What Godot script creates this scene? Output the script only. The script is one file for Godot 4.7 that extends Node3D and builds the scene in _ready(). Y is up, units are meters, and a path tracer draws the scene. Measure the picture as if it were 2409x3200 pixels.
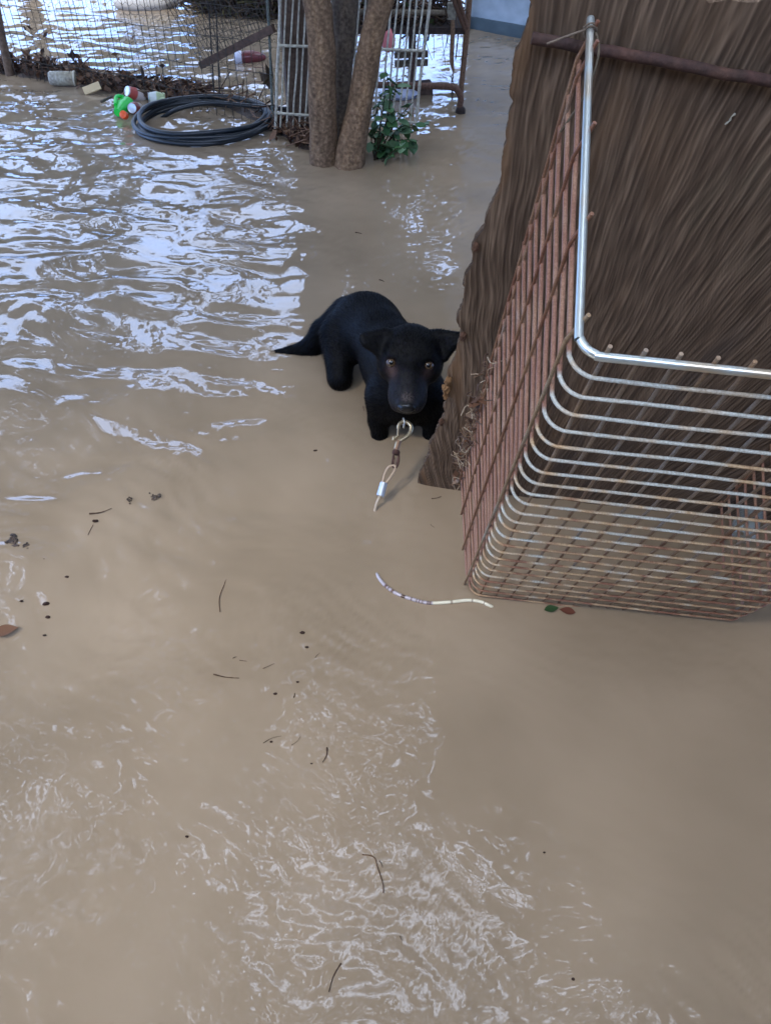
extends Node3D
# A black dog tied up in brown flood water beside a rusty wire cage and a rotten board.
# World: water level y = 0, the camera stands at the origin 1.35 m above it and looks towards -z.

const PITCH := 45.0
const EYE := 1.35
const FPX := 2328.0          # focal length in pixels of the 2409 x 3200 photograph

var rng := RandomNumberGenerator.new()
var taken := {}
var noise_a := FastNoiseLite.new()
var noise_b := FastNoiseLite.new()
var noise_c := FastNoiseLite.new()
var mats := {}

# ------------------------------------------------------------------ pixels to places
func ray(px: float, py: float) -> Vector3:
	var p := deg_to_rad(PITCH)
	var f := Vector3(0, -sin(p), -cos(p))
	var u := Vector3(0, cos(p), -sin(p))
	return f + Vector3.RIGHT * ((px - 1204.5) / FPX) + u * ((1600.0 - py) / FPX)

func on_water(px: float, py: float, y := 0.0) -> Vector3:
	var d := ray(px, py)
	return Vector3(0, EYE, 0) + d * ((y - EYE) / d.y)

func at_fwd(px: float, py: float, fwd: float) -> Vector3:
	var d := ray(px, py)
	return Vector3(0, EYE, 0) + d * (fwd / -d.z)

func on_plane(px: float, py: float, o: Vector3, n: Vector3) -> Vector3:
	var d := ray(px, py)
	var e := Vector3(0, EYE, 0)
	return e + d * ((o - e).dot(n) / d.dot(n))

# ------------------------------------------------------------------ mesh building
class MB:
	var v := PackedVector3Array()
	var n := PackedVector3Array()
	var uv := PackedVector2Array()
	var c := PackedColorArray()
	var idx := PackedInt32Array()

	func vert(p: Vector3, nn: Vector3, t := Vector2.ZERO, col := Color.WHITE) -> int:
		v.append(p); n.append(nn); uv.append(t); c.append(col)
		return v.size() - 1

	func tri(a: int, b: int, d: int) -> void:
		idx.append(a); idx.append(b); idx.append(d)

	func quad_pts(a: Vector3, b: Vector3, d: Vector3, e: Vector3, col := Color.WHITE) -> void:
		var nn := (d - a).cross(b - a).normalized()
		var i := vert(a, nn, Vector2(0, 0), col)
		vert(b, nn, Vector2(1, 0), col); vert(d, nn, Vector2(1, 1), col); vert(e, nn, Vector2(0, 1), col)
		tri(i, i + 1, i + 2); tri(i, i + 2, i + 3)

	# radii: one value or one for each point; cols: one colour or one for each point
	func tube(pts: PackedVector3Array, radii, sides := 8, cols = Color.WHITE, caps := true) -> void:
		var m := pts.size()
		if m < 2:
			return
		var t0 := (pts[1] - pts[0]).normalized()
		var side := t0.cross(Vector3.UP if absf(t0.y) < 0.9 else Vector3.RIGHT).normalized()
		var base := v.size()
		for i in m:
			var t: Vector3
			if i == 0: t = pts[1] - pts[0]
			elif i == m - 1: t = pts[m - 1] - pts[m - 2]
			else: t = pts[i + 1] - pts[i - 1]
			t = t.normalized()
			side = (side - t * side.dot(t)).normalized()
			var up := t.cross(side)
			var r: float = radii if (radii is float or radii is int) else radii[i]
			var col: Color = cols if cols is Color else cols[i]
			for k in sides:
				var a := TAU * k / sides
				var d := side * cos(a) + up * sin(a)
				vert(pts[i] + d * r, d, Vector2(float(k) / sides, float(i) / m), col)
		for i in m - 1:
			for k in sides:
				var k2 := (k + 1) % sides
				var a := base + i * sides + k
				var b := base + i * sides + k2
				tri(a, b, b + sides); tri(a, b + sides, a + sides)
		if caps:
			for e in 2:
				var i: int = 0 if e == 0 else m - 1
				var dirn: Vector3 = (pts[0] - pts[1]).normalized() if e == 0 else (pts[m - 1] - pts[m - 2]).normalized()
				var col: Color = cols if cols is Color else cols[i]
				var ce := vert(pts[i], dirn, Vector2.ZERO, col)
				var first := v.size()
				for k in sides:
					vert(v[base + i * sides + k], dirn, Vector2.ZERO, col)
				for k in sides:
					if e == 0: tri(ce, first + (k + 1) % sides, first + k)
					else: tri(ce, first + k, first + (k + 1) % sides)

	func box(xf: Transform3D, s: Vector3, col := Color.WHITE) -> void:
		var h := s / 2
		var f := [[Vector3(1, 0, 0), Vector3(0, 1, 0), Vector3(0, 0, 1)], [Vector3(0, 1, 0), Vector3(0, 0, 1), Vector3(1, 0, 0)], [Vector3(0, 0, 1), Vector3(1, 0, 0), Vector3(0, 1, 0)]]
		for q in f:
			for sg in [-1.0, 1.0]:
				var nn: Vector3 = q[0] * sg
				var o: Vector3 = nn * h
				var a: Vector3 = q[1] * h * sg
				var b: Vector3 = q[2] * h
				quad_n(xf * (o - a - b), xf * (o - a + b), xf * (o + a + b), xf * (o + a - b), xf.basis * nn, col)

	func quad_n(a: Vector3, b: Vector3, d: Vector3, e: Vector3, nn: Vector3, col: Color) -> void:
		var m := nn.normalized()
		var i := vert(a, m, Vector2(0, 0), col)
		vert(b, m, Vector2(1, 0), col); vert(d, m, Vector2(1, 1), col); vert(e, m, Vector2(0, 1), col)
		if (b - a).cross(d - a).dot(m) > 0:
			tri(i, i + 2, i + 1); tri(i, i + 3, i + 2)
		else:
			tri(i, i + 1, i + 2); tri(i, i + 2, i + 3)

	# profile: Vector2(radius, height) from bottom to top
	func lathe(xf: Transform3D, profile: Array, sides: int, cols) -> void:
		var m := profile.size()
		var base := v.size()
		for i in m:
			var p: Vector2 = profile[i]
			var q0: Vector2 = profile[maxi(i - 1, 0)]
			var q1: Vector2 = profile[mini(i + 1, m - 1)]
			var t := (q1 - q0).normalized()
			var col: Color = cols if cols is Color else cols[i]
			for k in sides + 1:
				var a := TAU * k / sides
				var nn := Vector3(cos(a) * t.y, -t.x, sin(a) * t.y)
				vert(xf * Vector3(cos(a) * p.x, p.y, sin(a) * p.x), (xf.basis * nn).normalized(), Vector2(float(k) / sides, float(i) / (m - 1)), col)
		for i in m - 1:
			for k in sides:
				var a := base + i * (sides + 1) + k
				tri(a, a + 1, a + sides + 2); tri(a, a + sides + 2, a + sides + 1)

	func blob(center: Vector3, b: Basis, rows: int, sides: int, col: Color, rough := 0.0, ns: FastNoiseLite = null, fq := 40.0) -> void:
		var base := v.size()
		for i in rows + 1:
			var th := PI * i / rows
			for k in sides + 1:
				var a := TAU * k / sides
				var d := Vector3(sin(th) * cos(a), cos(th), sin(th) * sin(a))
				var s := 1.0
				if ns: s += rough * ns.get_noise_3dv(d * fq + center * 100.0)
				var nn := (b.inverse().transposed() * d).normalized()
				vert(center + b * (d * s), nn, Vector2(float(k) / sides, float(i) / rows), col)
		for i in rows:
			for k in sides:
				var a := base + i * (sides + 1) + k
				tri(a, a + sides + 2, a + 1); tri(a, a + sides + 1, a + sides + 2)

	func smooth_normals(from := 0) -> void:
		for i in range(from, n.size()): n[i] = Vector3.ZERO
		for t in range(0, idx.size(), 3):
			var a := idx[t]
			if a < from: continue
			var b := idx[t + 1]
			var d := idx[t + 2]
			var f := (v[d] - v[a]).cross(v[b] - v[a])
			n[a] += f; n[b] += f; n[d] += f
		for i in range(from, n.size()):
			n[i] = n[i].normalized() if n[i].length_squared() > 0 else Vector3.UP

	# every face is turned to the side its normals point to
	func mesh(check := true) -> ArrayMesh:
		if check:
			for t in range(0, idx.size(), 3):
				var a := idx[t]
				var b := idx[t + 1]
				var d := idx[t + 2]
				if (v[d] - v[a]).cross(v[b] - v[a]).dot(n[a] + n[b] + n[d]) < 0:
					idx[t + 1] = d; idx[t + 2] = b
		var arr := []
		arr.resize(Mesh.ARRAY_MAX)
		arr[Mesh.ARRAY_VERTEX] = v; arr[Mesh.ARRAY_NORMAL] = n; arr[Mesh.ARRAY_TEX_UV] = uv
		arr[Mesh.ARRAY_COLOR] = c; arr[Mesh.ARRAY_INDEX] = idx
		var am := ArrayMesh.new()
		am.add_surface_from_arrays(Mesh.PRIMITIVE_TRIANGLES, arr)
		return am

func lin(r: float, g: float, b: float) -> Color:
	return Color(r / 255.0, g / 255.0, b / 255.0).srgb_to_linear()

func pv(a: Array) -> PackedVector3Array:
	return PackedVector3Array(a)

# a smooth line through the given points
func spline(a: Array, per := 8) -> PackedVector3Array:
	var out := PackedVector3Array()
	for i in a.size() - 1:
		var p0: Vector3 = a[maxi(i - 1, 0)]
		var p1: Vector3 = a[i]
		var p2: Vector3 = a[i + 1]
		var p3: Vector3 = a[mini(i + 2, a.size() - 1)]
		for k in per:
			var t := float(k) / per
			out.append(p1.cubic_interpolate(p2, p0, p3, t))
	out.append(a[a.size() - 1])
	return out

# ------------------------------------------------------------------ naming
func numbered(called: String) -> String:
	var k: int = taken.get(called, 0)
	taken[called] = k + 1
	return called if k == 0 else "%s_%03d" % [called, k]

func tag(o: Node, label: String, category: String, group := "") -> void:
	o.set_meta("label", label); o.set_meta("category", category)
	if group: o.set_meta("group", group)

func thing(called: String, label: String, category: String, at := Vector3.ZERO, group := "") -> Node3D:
	var o := Node3D.new()
	o.name = numbered(called)
	add_child(o)
	o.position = at
	tag(o, label, category, group)
	return o

# a mesh given in world space becomes a part of the (unrotated) parent
func part(called: String, mb: MB, m: Material, parent: Node3D) -> MeshInstance3D:
	var o := MeshInstance3D.new()
	o.name = called
	var off := Vector3.ZERO
	var q: Node = parent
	while q != self and q is Node3D:
		off += q.position
		q = q.get_parent()
	if off != Vector3.ZERO:
		for i in mb.v.size(): mb.v[i] -= off
	o.mesh = mb.mesh()
	o.material_override = m
	parent.add_child(o, true)
	return o

func single(called: String, mb: MB, m: Material, label: String, category: String, group := "") -> MeshInstance3D:
	var at := Vector3.ZERO
	for p in mb.v: at += p
	at /= mb.v.size()
	var lo := 1e9
	for p in mb.v: lo = minf(lo, p.y)
	at.y = lo
	for i in mb.v.size(): mb.v[i] -= at
	var o := MeshInstance3D.new()
	o.name = numbered(called)
	o.mesh = mb.mesh()
	o.material_override = m
	add_child(o)
	o.position = at
	tag(o, label, category, group)
	return o

func structure(called: String, mb: MB, m: Material) -> MeshInstance3D:
	var o := MeshInstance3D.new()
	o.name = called
	o.mesh = mb.mesh(called != "water")
	o.material_override = m
	add_child(o)
	o.set_meta("kind", "structure")
	return o

# ------------------------------------------------------------------ materials
func noise_tex(seed_: int, freq: float, octaves: int, size := 512, normal := 0.0, ridged := false) -> ImageTexture:
	var fn := FastNoiseLite.new()
	fn.seed = seed_
	fn.noise_type = FastNoiseLite.TYPE_SIMPLEX_SMOOTH
	fn.frequency = freq
	fn.fractal_octaves = octaves
	if ridged: fn.fractal_type = FastNoiseLite.FRACTAL_RIDGED
	var im := fn.get_seamless_image(size, size)
	if normal > 0.0:
		im.convert(Image.FORMAT_RGBA8)
		im.bump_map_to_normal_map(normal)
	return ImageTexture.create_from_image(im)

# grey values remapped to lo..hi so that a texture only tints
func tint_tex(seed_: int, freq: float, octaves: int, lo: Color, hi: Color, size := 512) -> ImageTexture:
	var fn := FastNoiseLite.new()
	fn.seed = seed_
	fn.noise_type = FastNoiseLite.TYPE_SIMPLEX_SMOOTH
	fn.frequency = freq
	fn.fractal_octaves = octaves
	var src := fn.get_seamless_image(size, size)
	var im := Image.create(size, size, false, Image.FORMAT_RGB8)
	for y in size:
		for x in size:
			im.set_pixel(x, y, lo.lerp(hi, src.get_pixel(x, y).r))
	return ImageTexture.create_from_image(im)

func vmat(rough := 0.8, metal := 0.0, spec := 0.5) -> StandardMaterial3D:
	var m := StandardMaterial3D.new()
	m.vertex_color_use_as_albedo = true
	m.roughness = rough
	m.metallic = metal
	m.metallic_specular = spec
	return m

func with_relief(m: StandardMaterial3D, tex: Texture2D, scale: float, strength := 1.0, color: Texture2D = null) -> StandardMaterial3D:
	m.uv1_triplanar = true
	m.uv1_world_triplanar = true
	m.uv1_scale = Vector3(scale, scale, scale)
	if tex:
		m.normal_enabled = true
		m.normal_texture = tex
		m.normal_scale = strength
	if color: m.albedo_texture = color
	return m

func make_materials() -> void:
	var grain_n := noise_tex(11, 0.03, 4, 512, 6.0)
	var grain_c := tint_tex(12, 0.02, 4, Color(0.62, 0.6, 0.58), Color(1, 1, 1), 256)
	var bark_c := tint_tex(13, 0.035, 4, Color(0.5, 0.47, 0.44), Color(1, 1, 1), 256)
	mats.wire = with_relief(vmat(0.45, 0.0), grain_n, 30.0, 0.6, tint_tex(19, 0.03, 4, Color(0.7, 0.64, 0.58), Color(1, 1, 1), 256))
	mats.rust = with_relief(vmat(0.85), grain_n, 14.0, 1.0, grain_c)
	mats.zinc = vmat(0.28, 0.75)
	mats.paint = with_relief(vmat(0.55), grain_n, 8.0, 0.3, grain_c)
	mats.bark = with_relief(vmat(0.9, 0.0, 0.3), grain_n, 5.0, 1.0, bark_c)
	mats.mud = with_relief(vmat(0.7), grain_n, 4.0, 1.0, bark_c)
	mats.wood = with_relief(vmat(0.85), grain_n, 6.0, 0.8, grain_c)
	mats.plain = vmat(0.75)
	mats.gloss = vmat(0.3)
	mats.rubber = with_relief(vmat(0.38), grain_n, 8.0, 0.35)
	mats.dry_leaf = vmat(0.8, 0.0, 0.3)
	mats.dry_leaf.cull_mode = BaseMaterial3D.CULL_DISABLED
	mats.leaf = vmat(0.55, 0.0, 0.4)
	mats.leaf.cull_mode = BaseMaterial3D.CULL_DISABLED
	mats.leaf.backlight_enabled = true
	mats.leaf.backlight = Color(0.25, 0.3, 0.12)
	mats.fur = with_relief(vmat(0.5, 0.0, 0.22), noise_tex(17, 0.06, 3, 512, 6.0), 16.0, 0.8)
	mats.hair = vmat(0.45, 0.0, 0.13)
	mats.hair.cull_mode = BaseMaterial3D.CULL_DISABLED
	mats.nose = vmat(0.28)
	mats.eye = vmat(0.06)
	mats.wall = with_relief(vmat(0.75), grain_n, 1.5, 0.4, tint_tex(23, 0.012, 5, Color(0.7, 0.72, 0.74), Color(1, 1, 1), 256))
	var g := StandardMaterial3D.new()
	g.albedo_color = Color(0.85, 0.92, 0.92, 0.25)
	g.transparency = BaseMaterial3D.TRANSPARENCY_ALPHA
	g.roughness = 0.05
	mats.clear = g

# ------------------------------------------------------------------ the body of an animal: smooth union of capsules and ellipsoids, meshed as surface nets
class Field:
	var kind := PackedInt32Array()
	var a := PackedVector3Array()
	var b := PackedVector3Array()
	var ra := PackedFloat32Array()
	var rb := PackedFloat32Array()
	var k := PackedFloat32Array()
	var sg := PackedInt32Array()
	var inv: Array[Basis] = []

	func capsule(p: Vector3, q: Vector3, r1: float, r2: float, kk := 0.02, sign_ := 1) -> void:
		kind.append(0); a.append(p); b.append(q); ra.append(r1); rb.append(r2); k.append(kk); sg.append(sign_); inv.append(Basis())

	func ellipsoid(p: Vector3, axes: Basis, r: Vector3, kk := 0.02, sign_ := 1) -> void:
		var m := Basis(axes.x * r.x, axes.y * r.y, axes.z * r.z)
		kind.append(1); a.append(p); b.append(p); ra.append(minf(r.x, minf(r.y, r.z))); rb.append(maxf(r.x, maxf(r.y, r.z))); k.append(kk); sg.append(sign_); inv.append(m.inverse())

	func one(i: int, p: Vector3) -> float:
		if kind[i] == 0:
			var ab := b[i] - a[i]
			var t := clampf((p - a[i]).dot(ab) / ab.length_squared(), 0.0, 1.0)
			return p.distance_to(a[i] + ab * t) - lerpf(ra[i], rb[i], t)
		var q := inv[i] * (p - a[i])
		var l := q.length()
		if l < 1e-4: return -ra[i]
		var gr := (inv[i].transposed() * q).length()
		return l * (l - 1.0) / gr

	func eval(p: Vector3, list: PackedInt32Array) -> float:
		var d := 1e3
		for i in list:
			var e := one(i, p)
			var kk := k[i]
			if sg[i] > 0:
				var h := maxf(kk - absf(d - e), 0.0) / kk
				d = minf(d, e) - h * h * kk * 0.25
			else:
				var h2 := maxf(kk - absf(d + e), 0.0) / kk
				d = maxf(d, -e) + h2 * h2 * kk * 0.25
		return d

	func mesh_into(mb: MB, lo: Vector3, hi: Vector3, cell: float, colour: Callable) -> void:
		var nx := int(ceil((hi.x - lo.x) / cell / 8.0)) * 8
		var ny := int(ceil((hi.y - lo.y) / cell / 8.0)) * 8
		var nz := int(ceil((hi.z - lo.z) / cell / 8.0)) * 8
		var g := PackedFloat32Array(); g.resize(nx * ny * nz); g.fill(1.0)
		var vi := PackedInt32Array(); vi.resize(nx * ny * nz); vi.fill(-1)
		var all := PackedInt32Array(range(kind.size()))
		var half := cell * 4.0 * 1.733
		var active := []
		for bz in nz / 8:
			for by in ny / 8:
				for bx in nx / 8:
					var ce := lo + Vector3(bx * 8 + 4, by * 8 + 4, bz * 8 + 4) * cell
					var d := eval(ce, all)
					if absf(d) > half + 0.03:
						if d < 0:
							for z in 8:
								for y in 8:
									for x in 8: g[((bz * 8 + z) * ny + by * 8 + y) * nx + bx * 8 + x] = -1.0
						continue
					active.append(Vector3i(bx * 8, by * 8, bz * 8))
					var near := PackedInt32Array()
					for i in all:
						if one(i, ce) < maxf(d, 0.0) + 2.0 * half + 0.03: near.append(i)
					for z in 8:
						for y in 8:
							for x in 8:
								g[((bz * 8 + z) * ny + by * 8 + y) * nx + bx * 8 + x] = eval(lo + Vector3(bx * 8 + x, by * 8 + y, bz * 8 + z) * cell, near)
		var st := [0, 1, nx, nx + 1, nx * ny, nx * ny + 1, nx * ny + nx, nx * ny + nx + 1]
		var edges := [[0, 1], [2, 3], [4, 5], [6, 7], [0, 2], [1, 3], [4, 6], [5, 7], [0, 4], [1, 5], [2, 6], [3, 7]]
		var first := mb.v.size()
		for o: Vector3i in active:
			for z in range(o.z, mini(o.z + 8, nz - 1)):
				for y in range(o.y, mini(o.y + 8, ny - 1)):
					for x in range(o.x, mini(o.x + 8, nx - 1)):
						var at := (z * ny + y) * nx + x
						var neg := 0
						for s in 8:
							if g[at + st[s]] < 0: neg += 1
						if neg == 0 or neg == 8: continue
						var sum := Vector3.ZERO
						var cnt := 0
						for e in edges:
							var g0 := g[at + st[e[0]]]
							var g1 := g[at + st[e[1]]]
							if (g0 < 0) == (g1 < 0): continue
							var t := g0 / (g0 - g1)
							var p0 := Vector3(e[0] & 1, (e[0] >> 1) & 1, e[0] >> 2)
							var p1 := Vector3(e[1] & 1, (e[1] >> 1) & 1, e[1] >> 2)
							sum += p0.lerp(p1, t); cnt += 1
						var p := lo + (Vector3(x, y, z) + sum / cnt) * cell
						vi[at] = mb.vert(p, Vector3.UP, Vector2.ZERO, colour.call(p))
		for o: Vector3i in active:
			for z in range(maxi(o.z, 1), mini(o.z + 8, nz - 1)):
				for y in range(maxi(o.y, 1), mini(o.y + 8, ny - 1)):
					for x in range(maxi(o.x, 1), mini(o.x + 8, nx - 1)):
						var at := (z * ny + y) * nx + x
						var s0 := g[at] < 0
						for ax in 3:
							var d1: int = [1, nx, nx * ny][ax]
							if (g[at + d1] < 0) == s0: continue
							var du: int = [nx, nx * ny, 1][ax]
							var dv: int = [nx * ny, 1, nx][ax]
							var q0 := vi[at]; var q1 := vi[at - du]; var q2 := vi[at - du - dv]; var q3 := vi[at - dv]
							if q0 < 0 or q1 < 0 or q2 < 0 or q3 < 0: continue
							if s0:
								mb.tri(q0, q2, q1); mb.tri(q0, q3, q2)
							else:
								mb.tri(q0, q1, q2); mb.tri(q0, q2, q3)
		mb.smooth_normals(first)

func _ready() -> void:
	rng.seed = 7
	noise_a.seed = 3; noise_a.frequency = 1.0; noise_a.noise_type = FastNoiseLite.TYPE_SIMPLEX_SMOOTH; noise_a.fractal_octaves = 1; noise_a.fractal_type = FastNoiseLite.FRACTAL_NONE
	noise_b.seed = 9; noise_b.frequency = 1.0; noise_b.noise_type = FastNoiseLite.TYPE_SIMPLEX_SMOOTH; noise_b.fractal_octaves = 2
	noise_c.seed = 21; noise_c.frequency = 1.0; noise_c.noise_type = FastNoiseLite.TYPE_SIMPLEX_SMOOTH; noise_c.fractal_octaves = 4
	# camera
	var cam := Camera3D.new()
	cam.name = "camera"
	add_child(cam)
	cam.position = Vector3(0, EYE, 0)
	cam.rotation_degrees = Vector3(-PITCH, 0, 0)
	cam.fov = rad_to_deg(2.0 * atan(1600.0 / FPX))
	cam.near = 0.05
	cam.far = 400.0
	cam.current = true
	# overcast sky seen through the trees: paler overhead than low down
	var sky_m := ProceduralSkyMaterial.new()
	sky_m.sky_top_color = Color(0.86, 0.91, 1.0)
	sky_m.sky_horizon_color = Color(0.40, 0.57, 0.84)
	sky_m.sky_curve = 0.6
	sky_m.ground_bottom_color = Color(0.3, 0.27, 0.22)
	sky_m.ground_horizon_color = Color(0.5, 0.5, 0.48)
	sky_m.sun_angle_max = 12.0
	sky_m.sky_energy_multiplier = 1.3
	var sky := Sky.new()
	sky.sky_material = sky_m
	var env := Environment.new()
	env.background_mode = Environment.BG_SKY
	env.sky = sky
	env.ambient_light_source = Environment.AMBIENT_SOURCE_SKY
	env.tonemap_mode = Environment.TONE_MAPPER_LINEAR
	env.tonemap_exposure = 4.1
	env.sdfgi_enabled = true
	env.ssao_enabled = true
	env.ssil_enabled = true
	var we := WorldEnvironment.new()
	we.name = "environment"
	we.environment = env
	add_child(we)
	var sun := DirectionalLight3D.new()
	sun.name = "sun"
	sun.light_energy = 0.2
	sun.light_angular_distance = 10.0
	sun.light_color = Color(1.0, 0.985, 0.965)
	sun.shadow_enabled = true
	add_child(sun)
	sun.look_at_from_position(Vector3.ZERO, -Vector3(-0.5, 0.8, 0.35), Vector3.FORWARD)

	make_materials()
	build_water()
	build_ground()
	build_shed_wall()
	build_added_roofs()
	build_trees()
	build_board()
	build_cage()
	build_dog()
	build_cable()
	build_grille()
	build_fence()
	build_frame()
	build_hose()
	build_litter()
	build_shrub()
	build_floating()
# ------------------------------------------------------------------ flood water
# spots where something stands in the water and sends out small rings
var rings := [Vector2(0.0, -1.655), Vector2(0.125, -1.655), Vector2(-0.14, -1.93), Vector2(0.09, -1.45), Vector2(0.19, -1.08), Vector2(-0.02, -1.36), Vector2(-0.3, -3.75), Vector2(-0.18, -3.7)]

func calm(x: float, z: float) -> Vector2:
	# height of the long waves (x) and of the small ripples (y) at a place: the water is flatter in the lee of the tree and the board
	var d := -z
	var lee := exp(-pow((x + 0.02) / 0.32, 2.0)) * smoothstep(1.0, 1.6, d) * (1.0 - smoothstep(3.9, 4.6, d))
	var board := exp(-pow((x - 0.55) / 0.75, 2.0)) * (1.0 - smoothstep(1.3, 2.0, d)) * smoothstep(0.3, 0.7, d)
	var left := smoothstep(0.0, -0.42, x)
	var far := smoothstep(0.7, 1.35, d)
	var lw := lerpf(0.12, 1.0, left * far) * (1.0 - 0.85 * lee) * (1.0 - 0.7 * board)
	lw = maxf(lw, 0.55 * smoothstep(0.1, 0.5, x) * smoothstep(1.7, 2.4, d))
	var patch := smoothstep(-0.1, 0.25, noise_b.get_noise_2d(x * 1.7 + 4.0, z * 1.7 - 2.0))
	var rp := lerpf(0.15, 1.0, patch) * (1.0 - 0.8 * lee) * (1.0 - 0.75 * board)
	return Vector2(lw, rp)

func wave(x: float, z: float, m: Vector2) -> float:
	var wx := x + 0.05 * noise_a.get_noise_2d(x * 2.3, z * 2.3)
	var wz := z + 0.05 * noise_a.get_noise_2d(x * 2.3 + 30.0, z * 2.3)
	var h := 0.0
	# long waves: crests run from lower left to upper right
	h += 0.0062 * m.x * noise_a.get_noise_2d(wx * 2.2 + wz * 1.3, wz * 5.4 - wx * 1.8)
	h += 0.0015 * m.x * noise_a.get_noise_2d(wx * 4.6 + wz * 3.0 + 9.0, wz * 10.5 - wx * 4.0)
	h += 0.0015 * m.x * noise_a.get_noise_2d(wx * 5.0 + wz * 5.5, wz * 12.0 - wx * 8.5 + 3.0)
	# wavelets and fine ripples
	h += 0.0009 * (0.4 + m.y * (1.0 - 0.6 * m.x)) * noise_a.get_noise_2d(wx * 12.0 + 3.0, wz * 20.0 - wx * 7.0)
	h += 0.0006 * m.y * (1.0 - 0.7 * m.x) * noise_a.get_noise_2d(wx * 30.0 + wz * 14.0, wz * 40.0 - wx * 20.0 + 7.0)
	for q: Vector2 in rings:
		var dx := x - q.x
		var dz := z - q.y
		if absf(dx) > 0.3 or absf(dz) > 0.3: continue
		var r := sqrt(dx * dx + dz * dz) * (1.0 + 0.12 * noise_a.get_noise_2d(x * 9.0, z * 9.0))
		h += 0.00055 * sin(r * 150.0) * exp(-r / 0.07)
	return h

func build_water() -> void:
	var mb := MB.new()
	var rows := 560
	var cols := 400
	var z0 := 0.6
	var ratio := pow((12.0 + 1.2) / (1.2 - z0), 1.0 / (rows - 1))
	for r in rows:
		var d := (1.2 - z0) * pow(ratio, r) - 1.2
		var half := 0.62 * (d + 1.35) + 0.25
		for c in cols:
			var x := (2.0 * c / (cols - 1) - 1.0) * half + 0.1
			var z := -d
			var m := calm(x, z)
			var e := 0.002
			var h := wave(x, z, m)
			var hx := wave(x + e, z, m)
			var hz := wave(x, z + e, m)
			mb.vert(Vector3(x, h, z), Vector3(-(hx - h) / e, 1.0, -(hz - h) / e).normalized())
	for r in rows - 1:
		for c in cols - 1:
			var i := r * cols + c
			mb.tri(i, i + cols + 1, i + 1); mb.tri(i, i + cols, i + cols + 1)
	var m := StandardMaterial3D.new()
	m.albedo_color = Color(0.318, 0.241, 0.163).linear_to_srgb()
	m.roughness = 0.03
	m.metallic_specular = 0.5
	m.uv1_triplanar = true
	m.uv1_world_triplanar = true
	m.uv1_scale = Vector3(0.55, 0.55, 0.55)
	m.albedo_texture = tint_tex(31, 0.012, 4, Color(0.88, 0.875, 0.865), Color(1, 1, 1), 256)
	mats.water = m
	var w := structure("water", mb, m)
	var far := MB.new()
	far.quad_n(Vector3(-120, -0.03, 60), Vector3(120, -0.03, 60), Vector3(120, -0.03, -140), Vector3(-120, -0.03, -140), Vector3.UP, Color.WHITE)
	part("far_water", far, m, w)

func build_ground() -> void:
	var mb := MB.new()
	mb.quad_n(Vector3(-150, -0.24, 80), Vector3(150, -0.24, 80), Vector3(150, -0.24, -160), Vector3(-150, -0.24, -160), Vector3.UP, lin(120, 100, 80))
	structure("ground", mb, mats.mud)
	# a low bank of mud under the leaf litter along the wire fence
	var bank := MB.new()
	var line := bank_line()
	var n := 60
	var m := 12
	for i in n + 1:
		var t := float(i) / n
		var p := sample(line, t)
		var w := 0.16 * (0.7 + 0.5 * noise_a.get_noise_1d(t * 9.0))
		if t > 0.60 and t < 0.80: w *= 0.45
		for k in m + 1:
			var s := 2.0 * k / m - 1.0
			var y := 0.05 * (1.0 - s * s) - 0.02 + 0.02 * noise_b.get_noise_2d(p.x * 6.0, s * 2.0 + p.z * 4.0)
			bank.vert(p + Vector3(0.35 * s * w, y, -1.0 * s * w), Vector3.UP, Vector2.ZERO, lin(92, 76, 62))
	for i in n:
		for k in m:
			var a := i * (m + 1) + k
			bank.tri(a, a + 1, a + m + 2); bank.tri(a, a + m + 2, a + m + 1)
	bank.smooth_normals()
	for i in bank.n.size():
		if bank.n[i].y < 0: bank.n[i] = -bank.n[i]
	structure("mud_bank", bank, mats.mud)

func bank_line() -> PackedVector3Array:
	return pv([on_water(-260, 205), on_water(0, 218), on_water(160, 232), on_water(300, 262), on_water(420, 282), on_water(560, 302), on_water(640, 316), on_water(730, 326), on_water(850, 392), on_water(960, 440), on_water(1040, 450)])

func sample(line: PackedVector3Array, t: float) -> Vector3:
	var f := clampf(t, 0.0, 0.9999) * (line.size() - 1)
	var i := int(f)
	return line[i].lerp(line[i + 1], f - i)

func build_shed_wall() -> void:
	var a := on_water(1462, 88)
	var b := on_water(1660, 124)
	var dirn := (b - a).normalized()
	var end := a + dirn * 3.4
	var mid := (a + end) / 2
	var bs := Basis(dirn, Vector3.UP, dirn.cross(Vector3.UP))
	var t := thing("shed_wall", "pale grey blue rendered shed wall with darker strip along the water", "wall", mid)
	var mb := MB.new()
	mb.box(Transform3D(bs, mid + Vector3(0, 1.15, 0) + bs.z * -0.08), Vector3(3.4, 2.5, 0.14), lin(196, 206, 212))
	part("wall_face", mb, mats.wall, t)
	var s := MB.new()
	s.box(Transform3D(bs, mid + Vector3(0, 0.02, 0) + bs.z * -0.004), Vector3(3.41, 0.11, 0.03), lin(96, 110, 114))
	part("base_strip", s, mats.wall, t)
	var c := MB.new()
	c.tube(pv([a + Vector3(-0.02, -0.1, 0.03), a + Vector3(-0.02, 2.4, 0.03)]), 0.018, 8, lin(190, 190, 180))
	part("corner_post", c, mats.paint, t)

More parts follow.
